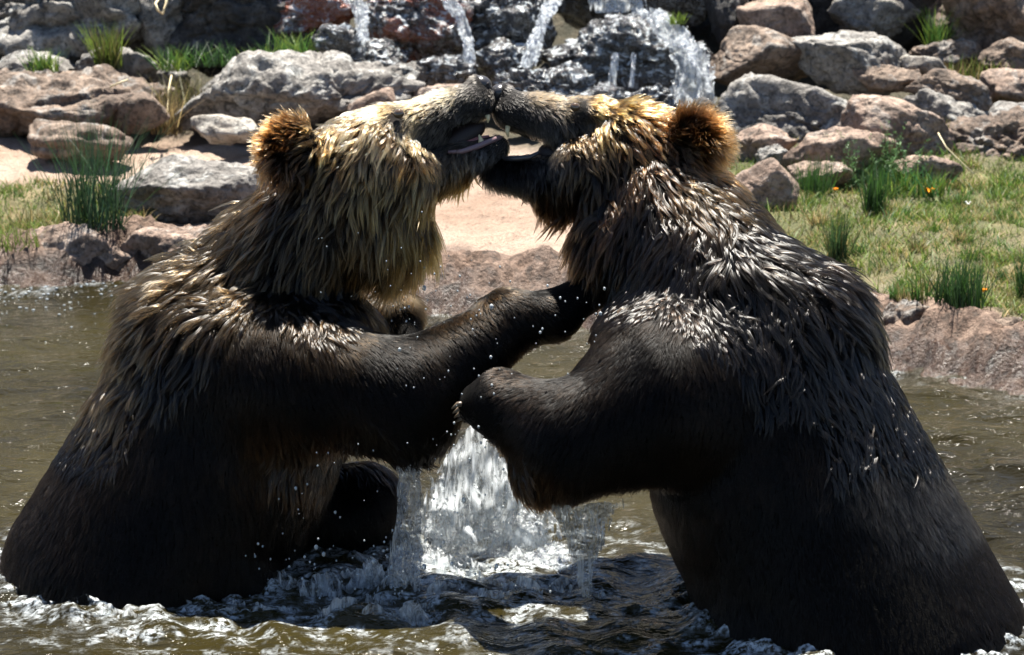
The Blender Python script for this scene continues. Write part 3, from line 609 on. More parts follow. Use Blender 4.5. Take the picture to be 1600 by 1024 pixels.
def grow_fur(V, Fc, N, fr, ctl, bare, seed, dens):
    rs = np.random.RandomState(seed)
    T = np.concatenate([Fc[:, [0, 1, 2]], Fc[:, [0, 2, 3]]])
    cr = np.cross(V[T[:, 1]] - V[T[:, 0]], V[T[:, 2]] - V[T[:, 0]]); ar = np.linalg.norm(cr, axis=1) / 2
    Wz = fr.world(V)[:, 2]; cz = Wz[T].mean(1); ar = ar * (cz > -0.05)
    cen = V[T].mean(1)
    def sample(n, wgt):
        p = wgt / wgt.sum(); k = rs.choice(len(T), n, p=p); r = rs.rand(n, 2); fl = r.sum(1) > 1; r[fl] = 1 - r[fl]
        t = T[k]; w = np.stack([1 - r.sum(1), r[:, 0], r[:, 1]], -1)
        P = (V[t] * w[:, :, None]).sum(1); Nn = (N[t] * w[:, :, None]).sum(1); Nn /= np.linalg.norm(Nn, axis=1)[:, None]
        ok = np.ones(n, bool)
        for (u, v, wc, ru, rv, rw) in bare: ok &= ((P[:, 0] - u) / ru) ** 2 + ((P[:, 1] - v) / rv) ** 2 + ((P[:, 2] - wc) / rw) ** 2 > 1
        return P[ok], Nn[ok]
    fc = field(cen, ctl)
    g = fr.vec([0, 0, -1.0])
    def curves(P, Nn, f, jit, K=7):
        n = len(P)
        fl = np.stack([f[:, 0], f[:, 1], 0 * f[:, 0]], -1); fl = fl + 0.25 * g
        fl -= Nn * (fl * Nn).sum(1)[:, None]; fl /= np.linalg.norm(fl, axis=1)[:, None] + 1e-6
        Pn = P / 46.0; wand = np.stack([noise(Pn + 11), noise(Pn + 31), noise(Pn + 53)], -1)
        fl = fl + 0.42 * wand + jit * rs.normal(size=(n, 3)); fl -= Nn * (fl * Nn).sum(1)[:, None]; fl /= np.linalg.norm(fl, axis=1)[:, None] + 1e-6
        L = f[:, 2] * (0.6 + 0.75 * rs.rand(n)); lift = np.clip(f[:, 3] * (0.7 + 0.6 * rs.rand(n)), 0.03, 0.95)
        d = fl * (1 - lift)[:, None] + Nn * lift[:, None]; d /= np.linalg.norm(d, axis=1)[:, None]
        side = np.cross(fl, Nn); ph = rs.rand(n) * 6.28; amp = 0.5 * np.clip(f[:, 4], 0, 1) * rs.rand(n)
        pts = [P - Nn * 1.0]; step = (L / (K - 1))[:, None]
        for k in range(1, K):
            dd = d + side * (amp * np.sin(ph + k * 1.1))[:, None] + g * (0.55 * k / K * np.clip(L / 40, 0, 1.3))[:, None] ; dd /= np.linalg.norm(dd, axis=1)[:, None]
            pts.append(pts[-1] + dd * step)
        return np.stack(pts, 1), L
    # guides (one per wet lock)
    gw = ar / np.clip(fc[:, 5] * 0.74, 4, 30) ** 2
    PG, NG = sample(int(gw.sum() * 1.0), gw); fG = field(PG, ctl); CG, LG = curves(PG, NG, fG, 0.36)
    kd = kdtree.KDTree(len(PG))
    for i, p in enumerate(PG): kd.insert(p, i)
    kd.balance()
    # locks lean together in bunches
    bun = rs.choice(len(PG), max(1, len(PG) // 7), replace=False); kb = kdtree.KDTree(len(bun))
    for i, j in enumerate(bun): kb.insert(PG[j], int(j))
    kb.balance()
    near = np.array([kb.find(p)[1] for p in PG]); t = np.linspace(0, 1, CG.shape[1])
    w2 = (0.5 * fG[:, 4])[:, None, None] * (t ** 1.3)[None, :, None]
    CG2 = CG * (1 - w2) + CG[near] * w2
    lockshade = np.exp(rs.normal(size=len(PG)) * 0.40)
    facing = np.where(cr[:, 2] > 0, 0.45, 1.0); wetz = sstep(0.5, 0.8, fc[:, 4])
    dw = ar * dens * facing * (1.35 - 0.7 * wetz)
    P, Nn = sample(int(dw.sum()), dw); f = field(P, ctl)
    sh = (f[:, 2] > 11) & (f[:, 2] < 30) & (f[:, 4] < 0.55); f[sh, 2] *= 1.35; f[sh, 3] *= 1.4; f[sh, 4] = np.maximum(f[sh, 4], 0.45)
    wz = sstep(0.5, 0.8, f[:, 4]); tip0 = f[:, 9:12].copy(); f[:, 9:12] = tip0 * (1 - 0.7 * wz)[:, None] + f[:, 6:9] * (0.7 * wz)[:, None]; f[:, 2] *= 1 - 0.25 * wz
    C, L = curves(P, Nn, f, 0.12)
    kn = np.array([kd.find(p)[1] for p in P])
    cl = np.clip(f[:, 4] * (0.6 + 0.4 * rs.rand(len(P))), 0, 0.9)
    wt = cl[:, None, None] * (t ** 0.6)[None, :, None]
    C = C * (1 - wt) + CG2[kn] * wt
    rad0 = np.full(len(P), 0.62)
    # the wet locks themselves: a few thick hairs stuck together, pointed at the tip
    lk = np.nonzero((fG[:, 4] > 0.5) & (rs.rand(len(PG)) < 0.95))[0]; NLK = 6; li = np.repeat(lk, NLK)
    off = rs.normal(size=(len(li), 3)) * (0.20 * fG[li, 5])[:, None]; nn = NG[li]; off -= nn * (off * nn).sum(1)[:, None] * 0.7
    sp = (1 - t ** 0.55)[None, :, None] + 0.10
    stretch = 0.82 + 0.3 * rs.rand(len(li)); Lk = CG2[li]; root = Lk[:, :1]
    CK = root + (Lk - root) * stretch[:, None, None] + off[:, None, :] * sp + nn[:, None, :] * (1.5 + 2.0 * np.sin(t * math.pi))[None, :, None]
    C = np.concatenate([C, CK]); f = np.concatenate([f, fG[li]]); kn = np.concatenate([kn, li]); L = np.concatenate([L, LG[li]]); rad0 = np.concatenate([rad0, 0.75 + 0.5 * rs.rand(len(li))])
    keep = L > 1.2; C, f, kn, L, rad0 = C[keep], f[keep], kn[keep], L[keep], rad0[keep]
    nU = int((np.arange(len(keep))[keep] < len(P)).sum())
    def curves_object(name, sl, mat):
        Cq, fq, kq, rq = C[sl], f[sl], kn[sl], rad0[sl]; n, K = Cq.shape[:2]
        W = fr.world(Cq.reshape(-1, 3)).astype(np.float32)
        hc = bpy.data.hair_curves.new(name); hc.add_curves([K] * n)
        hc.attributes['position'].data.foreach_set('vector', W.ravel()) if 'position' in hc.attributes else hc.position_data.foreach_set('vector', W.ravel())
        rad = (rq / fr.s)[:, None] * (1.0 - 0.88 * t ** 1.8)[None, :]
        ra = hc.attributes.get('radius') or hc.attributes.new('radius', 'FLOAT', 'POINT'); ra.data.foreach_set('value', rad.astype(np.float32).ravel())
        tt = t[None, :, None] ** tipw[kq][:, None, None]; col = fq[:, None, 6:9] * (1 - tt) + fq[:, None, 9:12] * tt
        col = col * lockshade[kq][:, None, None] * np.exp(rs.normal(size=(n, 1, 1)) * 0.15)
        rgba = np.ones((n, K, 4), np.float32); rgba[..., :3] = np.clip(col, 0.002, 0.9)
        ca = hc.attributes.new('fur_colour', 'FLOAT_COLOR', 'POINT'); ca.data.foreach_set('color', rgba.ravel())
        hc.materials.append(M[mat]); o = bpy.data.objects.new(name, hc); COL.objects.link(o); return o
    tipw = 1.0 + 1.6 * rs.rand(len(PG))
    return [curves_object('fur', slice(0, nU), 'fur'), curves_object('wet_locks', slice(nU, None), 'locks')]

def ball(fr, name, c, r, mat, root, ang=0, seg=20):
    bm = bmesh.new(); bmesh.ops.create_uvsphere(bm, u_segments=seg, v_segments=seg // 2 + 2, radius=1)
    P = np.array([v.co[:] for v in bm.verts]) * np.array(r); Fc = [[v.index for v in f.verts] for f in bm.faces]; bm.free()
    a = math.radians(ang); P = np.stack([P[:, 0] * math.cos(a) - P[:, 1] * math.sin(a), P[:, 0] * math.sin(a) + P[:, 1] * math.cos(a), P[:, 2]], -1)
    return place(mesh_obj(name, fr.world(P + np.array(c)), Fc, M[mat]), root)
def tube(fr, name, pts, rad, mat, root, seg=10):
    pts = np.array(pts, float); n = len(pts); V = []; Fc = []
    for i in range(n):
        t = pts[min(i + 1, n - 1)] - pts[max(i - 1, 0)]; t /= np.linalg.norm(t)
        a = np.cross(t, [0.1, 0.2, 1]); a /= np.linalg.norm(a); b = np.cross(t, a)
        for k in range(seg): V.append(pts[i] + rad[i] * (a * math.cos(2 * math.pi * k / seg) + b * math.sin(2 * math.pi * k / seg)))
    for i in range(n - 1):
        for k in range(seg): Fc.append([i * seg + k, i * seg + (k + 1) % seg, (i + 1) * seg + (k + 1) % seg, (i + 1) * seg + k])
    Fc.append(list(range(seg))[::-1]); Fc.append([(n - 1) * seg + k for k in range(seg)])
    V = np.array(V); return place(mesh_obj(name, fr.world(V) if fr else V, Fc, M[mat]), root) if root else mesh_obj(name, fr.world(V) if fr else V, Fc, M[mat])

def bear(fr, V, Fc, N, ctl, bare, seed, label, base, dens=0.20):
    bx, by = fr.world(np.array([[base[0], base[1], base[2]]]))[0][:2]
    root = empty('bear', (bx, by, -0.5)); tag(root, label, 'bear', 'wrestling bears')
    body = mesh_obj('body', fr.world(V), Fc, M['hide'])
    f = field(V, ctl); hide = f[:, 6:9] * 0.45
    vcol(body, 'hide', hide); place(body, root)
    for o in grow_fur(V, Fc, N, fr, ctl, bare, seed, dens): place(o, root)
    return root
bl = bear(FL, VL, FCL, NL, CL, [(764, 139, HL, 13, 12, 26), (745, 212, HL, 46, 17, 60), (628, 189, HL - 58, 11, 8.5, 30), (628, 189, HL + 58, 11, 8.5, 30)], 5,
          'blond faced grizzly bear rearing up with its jaws open, its forepaw on the other bear', (300, 1100, TL))
br = bear(FR, VR, FCR, NR, CR, [(761, 147, HR, 13, 12, 26), (797, 228, HR, 44, 20, 60), (890, 174, HR - 58, 11, 8.5, 30), (890, 174, HR + 58, 11, 8.5, 30)], 6,
          'dark wet grizzly bear with brown head, biting at the blond faced bear', (1330, 1150, TR))
for sgn in (-1, 1):
    ball(FL, 'eye', (628, 189, HL + 55 * sgn), (8.5, 7.5, 7), 'eye', bl, -15); ball(FR, 'eye', (890, 174, HR + 53 * sgn), (8, 7, 7), 'eye', br, 15)
nl = ball(FL, 'nose', (761, 140, HL), (17.5, 14.5, 20), 'nose', bl, 20); nr = ball(FR, 'nose', (766, 148, HR), (17.5, 15, 20), 'nose', br, -20)
def nostril(fr, c, ang, nose, root):
    o = ball(fr, 'nostril', c, (6.5, 4, 4.5), 'mouth', root, ang, 14); o.parent = nose; o.matrix_parent_inverse = nose.matrix_parent_inverse.copy() @ Matrix.Identity(4)
    o.matrix_parent_inverse = (Matrix.Translation(root.location) @ root.matrix_parent_inverse @ nose.matrix_parent_inverse).inverted()
for sgn in (-1, 1): nostril(FL, (767, 142, HL + 14 * sgn), -35, nl, bl); nostril(FR, (760, 150, HR + 14 * sgn), 35, nr, br)
ball(FL, 'mouth', (728, 222, HL + 6), (44, 19, 14), 'mouth', bl, -30); ball(FR, 'mouth', (850, 243, HR + 4), (22, 18, 20), 'mouth', br, 10)
tube(FL, 'lip', [(704, 247, HL - 30), (725, 247, HL - 31), (748, 240, HL - 28), (770, 231, HL - 22), (786, 225, HL - 13), (793, 224, HL)], [2.5, 4, 4.8, 4.6, 4, 3], 'lip', bl)
tube(FR, 'lip', [(834, 244, HR - 32), (818, 252, HR - 30), (797, 254, HR - 25), (777, 254, HR - 18)], [3, 4, 4.5, 4], 'nose', br)
tube(FL, 'tooth', [(756, 238, HL - 18), (757, 229, HL - 19), (754, 220, HL - 19)], [5, 4, 1.2], 'tooth', bl)
tube(FL, 'tooth', [(768, 190, HL - 18), (769, 196, HL - 19), (768, 202, HL - 19)], [4, 3, 1], 'tooth', bl)
tube(FL, 'tongue', [(706, 238, HL), (735, 236, HL), (758, 228, HL), (772, 222, HL)], [8, 10, 8, 3], 'tongue', bl)
tube(FR, 'tooth', [(782, 202, HR - 18), (781, 211, HR - 19), (783, 219, HR - 19)], [4.5, 3.6, 1], 'tooth', br)
for q in range(4):
    tube(FL, 'claw', [(942, 456 + 5 * q, TL - 172 + 20 * q), (956, 452 + 5 * q, TL - 176 + 20 * q), (968, 458 + 5 * q, TL - 176 + 20 * q)], [5, 4, 1], 'claw', bl)
    tube(FR, 'claw', [(748, 640 + 7 * q, TR - 126 + 18 * q), (736, 641 + 7 * q, TR - 130 + 18 * q), (727, 648 + 7 * q, TR - 130 + 18 * q)], [5, 4, 1], 'claw', br)

# the water laps and foams where the bears stand in it
kd = kdtree.KDTree(200000); cnt = 0
for fr, V in ((FL, VL), (FR, VR)):
    W = fr.world(V); W = W[np.abs(W[:, 2]) < 0.012]
    for p in W[::3]: kd.insert((p[0], p[1], 0), cnt); cnt += 1
kd.balance()
near = np.nonzero((np.abs(WV[:, 0]) < 1.9) & (WV[:, 1] > 4.7) & (WV[:, 1] < 6.3))[0]
dist = np.array([kd.find((WV[i, 0], WV[i, 1], 0))[2] for i in near])
lap = np.exp(-(dist / 0.05) ** 2); Z = WV.copy(); nz = fbm(WV[near] * (20, 26, 0) + 3, 3, 0.6)
Z[near, 2] += lap * (0.012 + 0.016 * nz)
wo.data.vertices.foreach_set('co', Z.astype(np.float32).ravel()); wo.data.update()
WF[near] = np.maximum(WF[near], 0.9 * np.exp(-(dist / 0.075) ** 2) * sstep(-0.1, 0.3, nz))
vcol(wo, 'foam', np.repeat(np.clip(WF, 0, 1)[:, None], 3, 1))
# ------------------------------------------------------------------ plants
m = NT('grass_blade'); ca = m.n('Attribute', attribute_name='tint'); m.l(ca.outputs['Color'], m.b.inputs['Base Color']); m.b.inputs['Roughness'].default_value = 0.55
tr = m.n('BsdfTranslucent'); m.l(ca.outputs['Color'], tr.inputs['Color']); mx = m.n('MixShader'); mx.inputs[0].default_value = 0.35
m.l(m.b.outputs[0], mx.inputs[1]); m.l(tr.outputs[0], mx.inputs[2]); m.l(mx.outputs[0], m.out.inputs['Surface']); M['blade'] = m.m
GRN = (0.055, 0.13, 0.025); LIM = (0.15, 0.22, 0.035); OLV = (0.12, 0.12, 0.035); STR = (0.38, 0.29, 0.13); RSH = (0.035, 0.075, 0.028); FEA = (0.10, 0.19, 0.07)
def blades(roots, heights, widths, leans, tints, rs, seg=3, droop=0.5):
    n = len(roots); az = rs.rand(n) * 2 * math.pi; faz = rs.rand(n) * math.pi
    dirs = np.stack([np.cos(az), np.sin(az), 0 * az], -1) * leans[:, None]
    wd = np.stack([np.cos(faz), np.sin(faz), 0 * faz], -1) * widths[:, None] / 2
    V = []; T = []
    for k in range(seg + 1):
        t = k / seg; c = roots + dirs * (heights * (t + droop * t * t))[:, None]; c[:, 2] += heights * t * (1 - 0.25 * droop * t * np.clip(leans, 0, 1))
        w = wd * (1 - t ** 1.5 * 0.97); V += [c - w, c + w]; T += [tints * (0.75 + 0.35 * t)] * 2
    V = np.stack(V, 1); T = np.stack(T, 1); m = V.shape[1]
    base = (np.arange(n) * m)[:, None]; Fc = np.concatenate([base + np.array([2 * k, 2 * k + 1, 2 * k + 3, 2 * k + 2]) for k in range(seg)])
    return V.reshape(-1, 3), Fc, T.reshape(-1, 3)
def pick(rs, cols, n): return np.array(cols)[rs.randint(0, len(cols), n)] * np.exp(rs.normal(size=(n, 1)) * 0.22)
# meadow grass: uncountable, one object
rs = np.random.RandomState(21)
nt = 9000; tx = rs.uniform(-2.4, 3.0, nt); ty = rs.uniform(7.0, 9.9, nt); k = rs.rand(nt) < meadow(tx, ty) * np.clip(0.85 + 0.9 * noise(np.stack([tx * 2.2, ty * 2.2, ty * 0], -1)), 0.25, 1); tx, ty = tx[k], ty[k]
R, H, W, Lq, T = [], [], [], [], []
for x, y in zip(tx, ty):
    n = rs.randint(12, 34); r = rs.uniform(0.015, 0.055)
    px, py = x + rs.normal(size=n) * r, y + rs.normal(size=n) * r
    R.append(np.stack([px, py, ground(px, py) - 0.004], -1)); h = rs.uniform(0.016, 0.05)
    H.append(h * rs.uniform(0.6, 1.3, n)); W.append(rs.uniform(0.0025, 0.005, n)); Lq.append(rs.uniform(0.1, 0.9, n))
    T.append(pick(rs, [[LIM, GRN, LIM], [LIM, OLV, STR], [GRN, LIM, GRN], [STR, OLV, STR], [LIM, LIM, OLV]][rs.randint(5)], n))
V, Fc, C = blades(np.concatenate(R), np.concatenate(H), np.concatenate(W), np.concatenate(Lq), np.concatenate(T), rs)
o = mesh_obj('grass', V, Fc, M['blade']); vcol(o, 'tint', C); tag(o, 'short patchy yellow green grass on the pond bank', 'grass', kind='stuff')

def tuft(name, label, px, py, wpx, hpx, n, cols, seed, spread=0.35, lean=0.25, width=0.0045, Y=None, seg=5, droop=0.4, group=None, cat='plant'):
    rs = np.random.RandomState(seed)
    g = on_ground(px, py) if Y is None else at(px, py, Y); s = ppm(g[1], g[2]); h, w = hpx / s, wpx / s
    r = np.sqrt(rs.rand(n)) * w * spread / 2; a = rs.rand(n) * 2 * math.pi
    roots = np.stack([r * np.cos(a), r * np.sin(a) * 0.8, np.zeros(n) - 0.01], -1)
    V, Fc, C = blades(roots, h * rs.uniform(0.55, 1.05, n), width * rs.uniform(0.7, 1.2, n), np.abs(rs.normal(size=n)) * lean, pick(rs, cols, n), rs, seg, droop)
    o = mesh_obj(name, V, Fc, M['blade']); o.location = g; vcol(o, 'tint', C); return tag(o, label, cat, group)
G1 = 'rush tufts on the bank'
tuft('rush_tuft', 'wide dark green rush tuft at the edge of the grass above the reddish rocks', 1500, 476, 105, 88, 260, [RSH, RSH, GRN], 1, 0.75, 0.22, group=G1)
tuft('rush_tuft', 'narrow dark rush tuft alone in the grass behind the dark bear hump', 1308, 410, 62, 92, 150, [RSH, RSH, OLV], 2, 0.5, 0.2, group=G1)
tuft('rush_tuft', 'tall dark rush tuft in front of the feathery shrubs', 1366, 336, 66, 98, 170, [RSH, GRN], 3, 0.5, 0.2, group=G1)
tuft('rush_tuft', 'small dark rush tuft against the smooth brown boulder', 1228, 326, 40, 56, 120, [RSH], 4, 0.5, 0.2, group=G1)
tuft('rush_tuft', 'broad rush tuft below the arched pink boulder', 1272, 305, 84, 72, 180, [RSH, GRN], 5, 0.75, 0.2, group=G1)
tuft('rush_tuft', 'dark rush tuft beside the wide one, cut by the picture edge', 1606, 462, 56, 90, 150, [RSH, GRN], 6, 0.7, 0.2, group=G1)
tuft('rush_tuft', 'sparse pale rush tuft beside the wide dark one', 1440, 468, 46, 60, 50, [GRN, OLV], 7, 0.7, 0.3, group=G1)
tuft('tall_rushes', 'tall thin blue green rushes standing beside the tilted grey boulder', 150, 352, 190, 200, 210, [(0.04, 0.085, 0.045), (0.05, 0.10, 0.05), RSH], 8, 0.55, 0.26, 0.0046, cat='plant')
tuft('tall_rushes', 'few stiff tall rush stems rising over the tilted grey boulder', 208, 318, 60, 135, 34, [(0.04, 0.085, 0.045), RSH], 9, 0.9, 0.12, 0.0045, cat='plant')
tuft('weed_tuft', 'bright green leafy weed at the foot of the tall rushes', 146, 352, 60, 26, 60, [LIM, GRN], 10, 0.9, 0.6, 0.007)
tuft('weed_tuft', 'yellow green grass patch by the water edge rock', 20, 385, 90, 44, 120, [LIM, OLV, LIM], 11, 1.0, 0.4)
tuft('weed_tuft', 'pale dry grass on the sand beside the tall rushes', 60, 350, 90, 46, 60, [STR, OLV], 12, 1.0, 0.35)
tuft('weed_tuft', 'lime green grass tuft at the foot of the grey cliff rock', 65, 108, 66, 40, 120, [LIM, LIM, GRN], 13, 0.8, 0.5, 0.006, Y=10.35)
tuft('weed_tuft', 'yellowish weed climbing the crack of the grey cliff rock', 170, 104, 44, 76, 150, [LIM, OLV], 14, 0.9, 0.3, 0.008, Y=10.5)
tuft('weed_tuft', 'green weed between cliff rock and dark overhanging rock', 272, 106, 70, 42, 110, [GRN, LIM], 15, 0.8, 0.5, 0.006, Y=10.45)
tuft('weed_tuft', 'bright green weed on the massive long boulder under the overhang', 405, 100, 60, 34, 110, [LIM, GRN], 16, 0.9, 0.5, 0.006, Y=10.3)
tuft('weed_tuft', 'long green weed beside the pale glossy slab', 455, 88, 90, 48, 150, [GRN, LIM, GRN], 17, 0.9, 0.5, 0.006, Y=10.4)
tuft('weed_tuft', 'dark green weed in the shade below the overhanging rock', 335, 98, 90, 40, 130, [GRN, RSH], 18, 0.9, 0.5, 0.006, Y=10.5)
tuft('dry_tuft', 'brown dead grass in the gap beside the massive long boulder', 262, 205, 70, 80, 150, [(0.24, 0.17, 0.09), STR, (0.1, 0.08, 0.04)], 19, 0.8, 0.35, 0.004, Y=10.05)
tuft('dry_tuft', 'tangled dark dry grass under the green weed by the cliff', 285, 160, 90, 60, 120, [(0.12, 0.10, 0.05), OLV], 20, 0.9, 0.5, 0.004, Y=10.2)
tuft('weed_tuft', 'pale grass under the tall tan rock face', 1545, 122, 130, 42, 170, [OLV, STR, LIM], 22, 1.0, 0.4, 0.005, Y=10.45)
tuft('weed_tuft', 'green grass growing up the tall tan rock face', 1466, 84, 44, 80, 120, [LIM, GRN], 23, 0.8, 0.3, 0.006, Y=10.75)
tuft('weed_tuft', 'small lime weed beside the top of the wide fall', 1058, 34, 30, 22, 50, [LIM], 24, 0.8, 0.5, 0.006, Y=10.25)
tuft('weed_tuft', 'bright green weed in front of the crumbling brown rock', 1585, 292, 80, 34, 110, [GRN, LIM], 25, 1.0, 0.5, 0.007)
tuft('weed_tuft', 'lush green weed at the foot of the sloping pink slab', 1430, 300, 110, 44, 190, [GRN, LIM, (0.05, 0.16, 0.05)], 26, 1.0, 0.45, 0.008)
tuft('weed_tuft', 'dry grass stalks growing from the grey weathered ledge', 1480, 215, 60, 40, 60, [STR, OLV, LIM], 27, 1.0, 0.4, 0.004, Y=9.65)
rs = np.random.RandomState(77)
for i in range(26):                                        # taller grass bunches one can pick out of the meadow
    px, py = rs.uniform(1260, 1600), rs.uniform(310, 470)
    tuft('grass_bunch', ['small bunch of taller lime green grass in the meadow', 'small bunch of dry straw coloured grass in the meadow', 'small bunch of taller dark green grass in the meadow'][i % 3], px, py, rs.uniform(26, 50), rs.uniform(18, 34), 70, [[LIM, GRN], [OLV, STR], [GRN, GRN]][i % 3], 400 + i, 0.7, 0.5, 0.004, group='grass bunches in the meadow', cat='grass')

def shrub(label, px, py, wpx, hpx, seed, col=FEA, stems=16):
    rs = np.random.RandomState(seed); g = on_ground(px, py); s = ppm(g[1], g[2]); h, w = hpx / s, wpx / s
    root = empty('feathery_shrub', g); tag(root, label, 'shrub', 'feathery shrubs at the foot of the boulders')
    V, Fc, C, SV, SF = [], [], [], [], []
    for j in range(stems):
        a = rs.rand() * 6.28; ln = abs(rs.normal()) * 0.5 * w; hh = h * rs.uniform(0.55, 1.0); tip = np.array([ln * math.cos(a), ln * math.sin(a), hh]); b0 = tip * (0.15, 0.15, 0)
        ts = np.linspace(0, 1, 5); pts = b0 + (tip - b0) * ts[:, None] * np.array([1, 1, 1]); pts[:, 0] += 0.01 * np.sin(ts * 3 + a)
        i0 = len(SV)
        for k, p in enumerate(pts):
            for q in range(3): SV.append(p + 0.0016 * (1 - 0.6 * ts[k]) * np.array([math.cos(q * 2.09), math.sin(q * 2.09), 0]))
        for k in range(4):
            for q in range(3): SF.append([i0 + 3 * k + q, i0 + 3 * k + (q + 1) % 3, i0 + 3 * k + 3 + (q + 1) % 3, i0 + 3 * k + 3 + q])
        for k in range(46):
            t = 0.12 + 0.88 * rs.rand(); p = b0 + (tip - b0) * t; d = rs.normal(size=3); d[2] = abs(d[2]) * 0.8 + 0.2; d /= np.linalg.norm(d); L = rs.uniform(0.008, 0.022) * (1.2 - 0.6 * t)
            e = np.cross(d, rs.normal(size=3)); e /= np.linalg.norm(e); i1 = len(V); wd = L * 0.16
            V += [p, p + d * L * 0.5 + e * wd, p + d * L, p + d * L * 0.5 - e * wd]; Fc.append([i1, i1 + 1, i1 + 2, i1 + 3]); C += [np.array(col) * math.exp(rs.normal() * 0.25)] * 4
    o = mesh_obj('foliage', np.array(V), Fc, M['blade'], root); vcol(o, 'tint', np.array(C))
    o = mesh_obj('stems', np.array(SV), SF, M['blade'], root); vcol(o, 'tint', np.tile(np.array(OLV), (len(SV), 1)))
shrub('pale feathery green shrub between the rush tufts and arched boulder', 1330, 300, 90, 92, 1)
shrub('tallest feathery green shrub in front of the sloping pink slab', 1385, 290, 80, 105, 2, stems=20)
shrub('low blue green feathery shrub beside the arched pink boulder', 1285, 285, 70, 56, 3, (0.07, 0.14, 0.06))
shrub('leafy green shrub at the lower end of the sloping pink slab', 1425, 285, 60, 54, 4, (0.06, 0.16, 0.05))

M['petal'] = simple_mat('poppy_petal', (0.85, 0.33, 0.01), 0.5, Transmission_Weight=0.0); M['petal_white'] = simple_mat('white_petal', (0.8, 0.8, 0.78), 0.5)
M['stem'] = simple_mat('flower_stem', GRN, 0.6)
def poppy(label, px, py, size, mat, seed):
    rs = np.random.RandomState(seed); g = on_ground(px, py + 14); top = at(px, py, g[1]); h = top[2] - g[2]
    root = empty('poppy', g); tag(root, label, 'flower', 'flowers in the meadow')
    place(tube(None, 'stem', [g, g + (0.004, 0, h * 0.5), g + (0, 0, h)], [0.0012, 0.0012, 0.0009], 'stem', None, 5), root)
    for q in range(4):
        a = q * math.pi / 2 + rs.rand(); V = []; Fc = []
        for i in range(5):
            for j in range(5):
                t = i / 4; w = (j / 4 - 0.5) * (0.35 + 1.0 * math.sin(t * math.pi * 0.62)); r = size * t * 0.9
                V.append((g[0] + r * math.cos(a) - w * size * 0.9 * math.sin(a), g[1] + r * math.sin(a) + w * size * 0.9 * math.cos(a), g[2] + h + size * (0.9 * t * t - 0.1 * w * w)))
        for i in range(4):
            for j in range(4): k = i * 5 + j; Fc.append([k, k + 1, k + 6, k + 5])
        place(mesh_obj('petal', V, Fc, M[mat]), root)
poppy('orange poppy beside the tall dark rush tuft', 1284, 284, 0.012, 'petal', 1)
poppy('yellow orange poppy below the feathery shrubs', 1305, 298, 0.010, 'petal', 2)
poppy('largest orange poppy alone in open grass', 1452, 301, 0.017, 'petal', 3)
poppy('orange poppy beside the wide dark rush tuft', 1537, 457, 0.012, 'petal', 4)
poppy('tiny white flower in the open grass near the largest poppy', 1512, 319, 0.010, 'petal_white', 5)

M['straw'] = simple_mat('straw', (0.62, 0.52, 0.32), 0.7)
def stem(name, label, pts, Y, r):
    P = [at(px, py, Y + dy) for px, py, dy in pts]; o = tube(None, name, P, [r] * len(P), 'straw', None, 6)
    tag(o, label, 'stem', 'dry stems among the rocks')
stem('dry_stalk', 'thick pale bent stem in front of the dark overhanging rock', [(262, -30, 0.1), (260, 5, 0), (254, 22, 0), (246, 16, -0.02), (243, 6, 0), (247, 0, 0.02)], 10.0, 0.0055)
stem('dry_stalk', 'thin pale stem hanging beside the massive long boulder', [(268, 118, 0.05), (263, 140, 0), (261, 180, 0)], 9.95, 0.003)
stem('dry_stalk', 'long thin dry stalk leaning on the crumbling brown rock', [(1466, 208, 0.1), (1478, 230, 0), (1500, 252, 0), (1522, 272, -0.05)], 9.1, 0.0022)
stem('dry_stalk', 'pale twig lying on the brown ledge', [(172, 136, 0), (186, 130, 0.0), (200, 125, 0)], 9.9, 0.004)

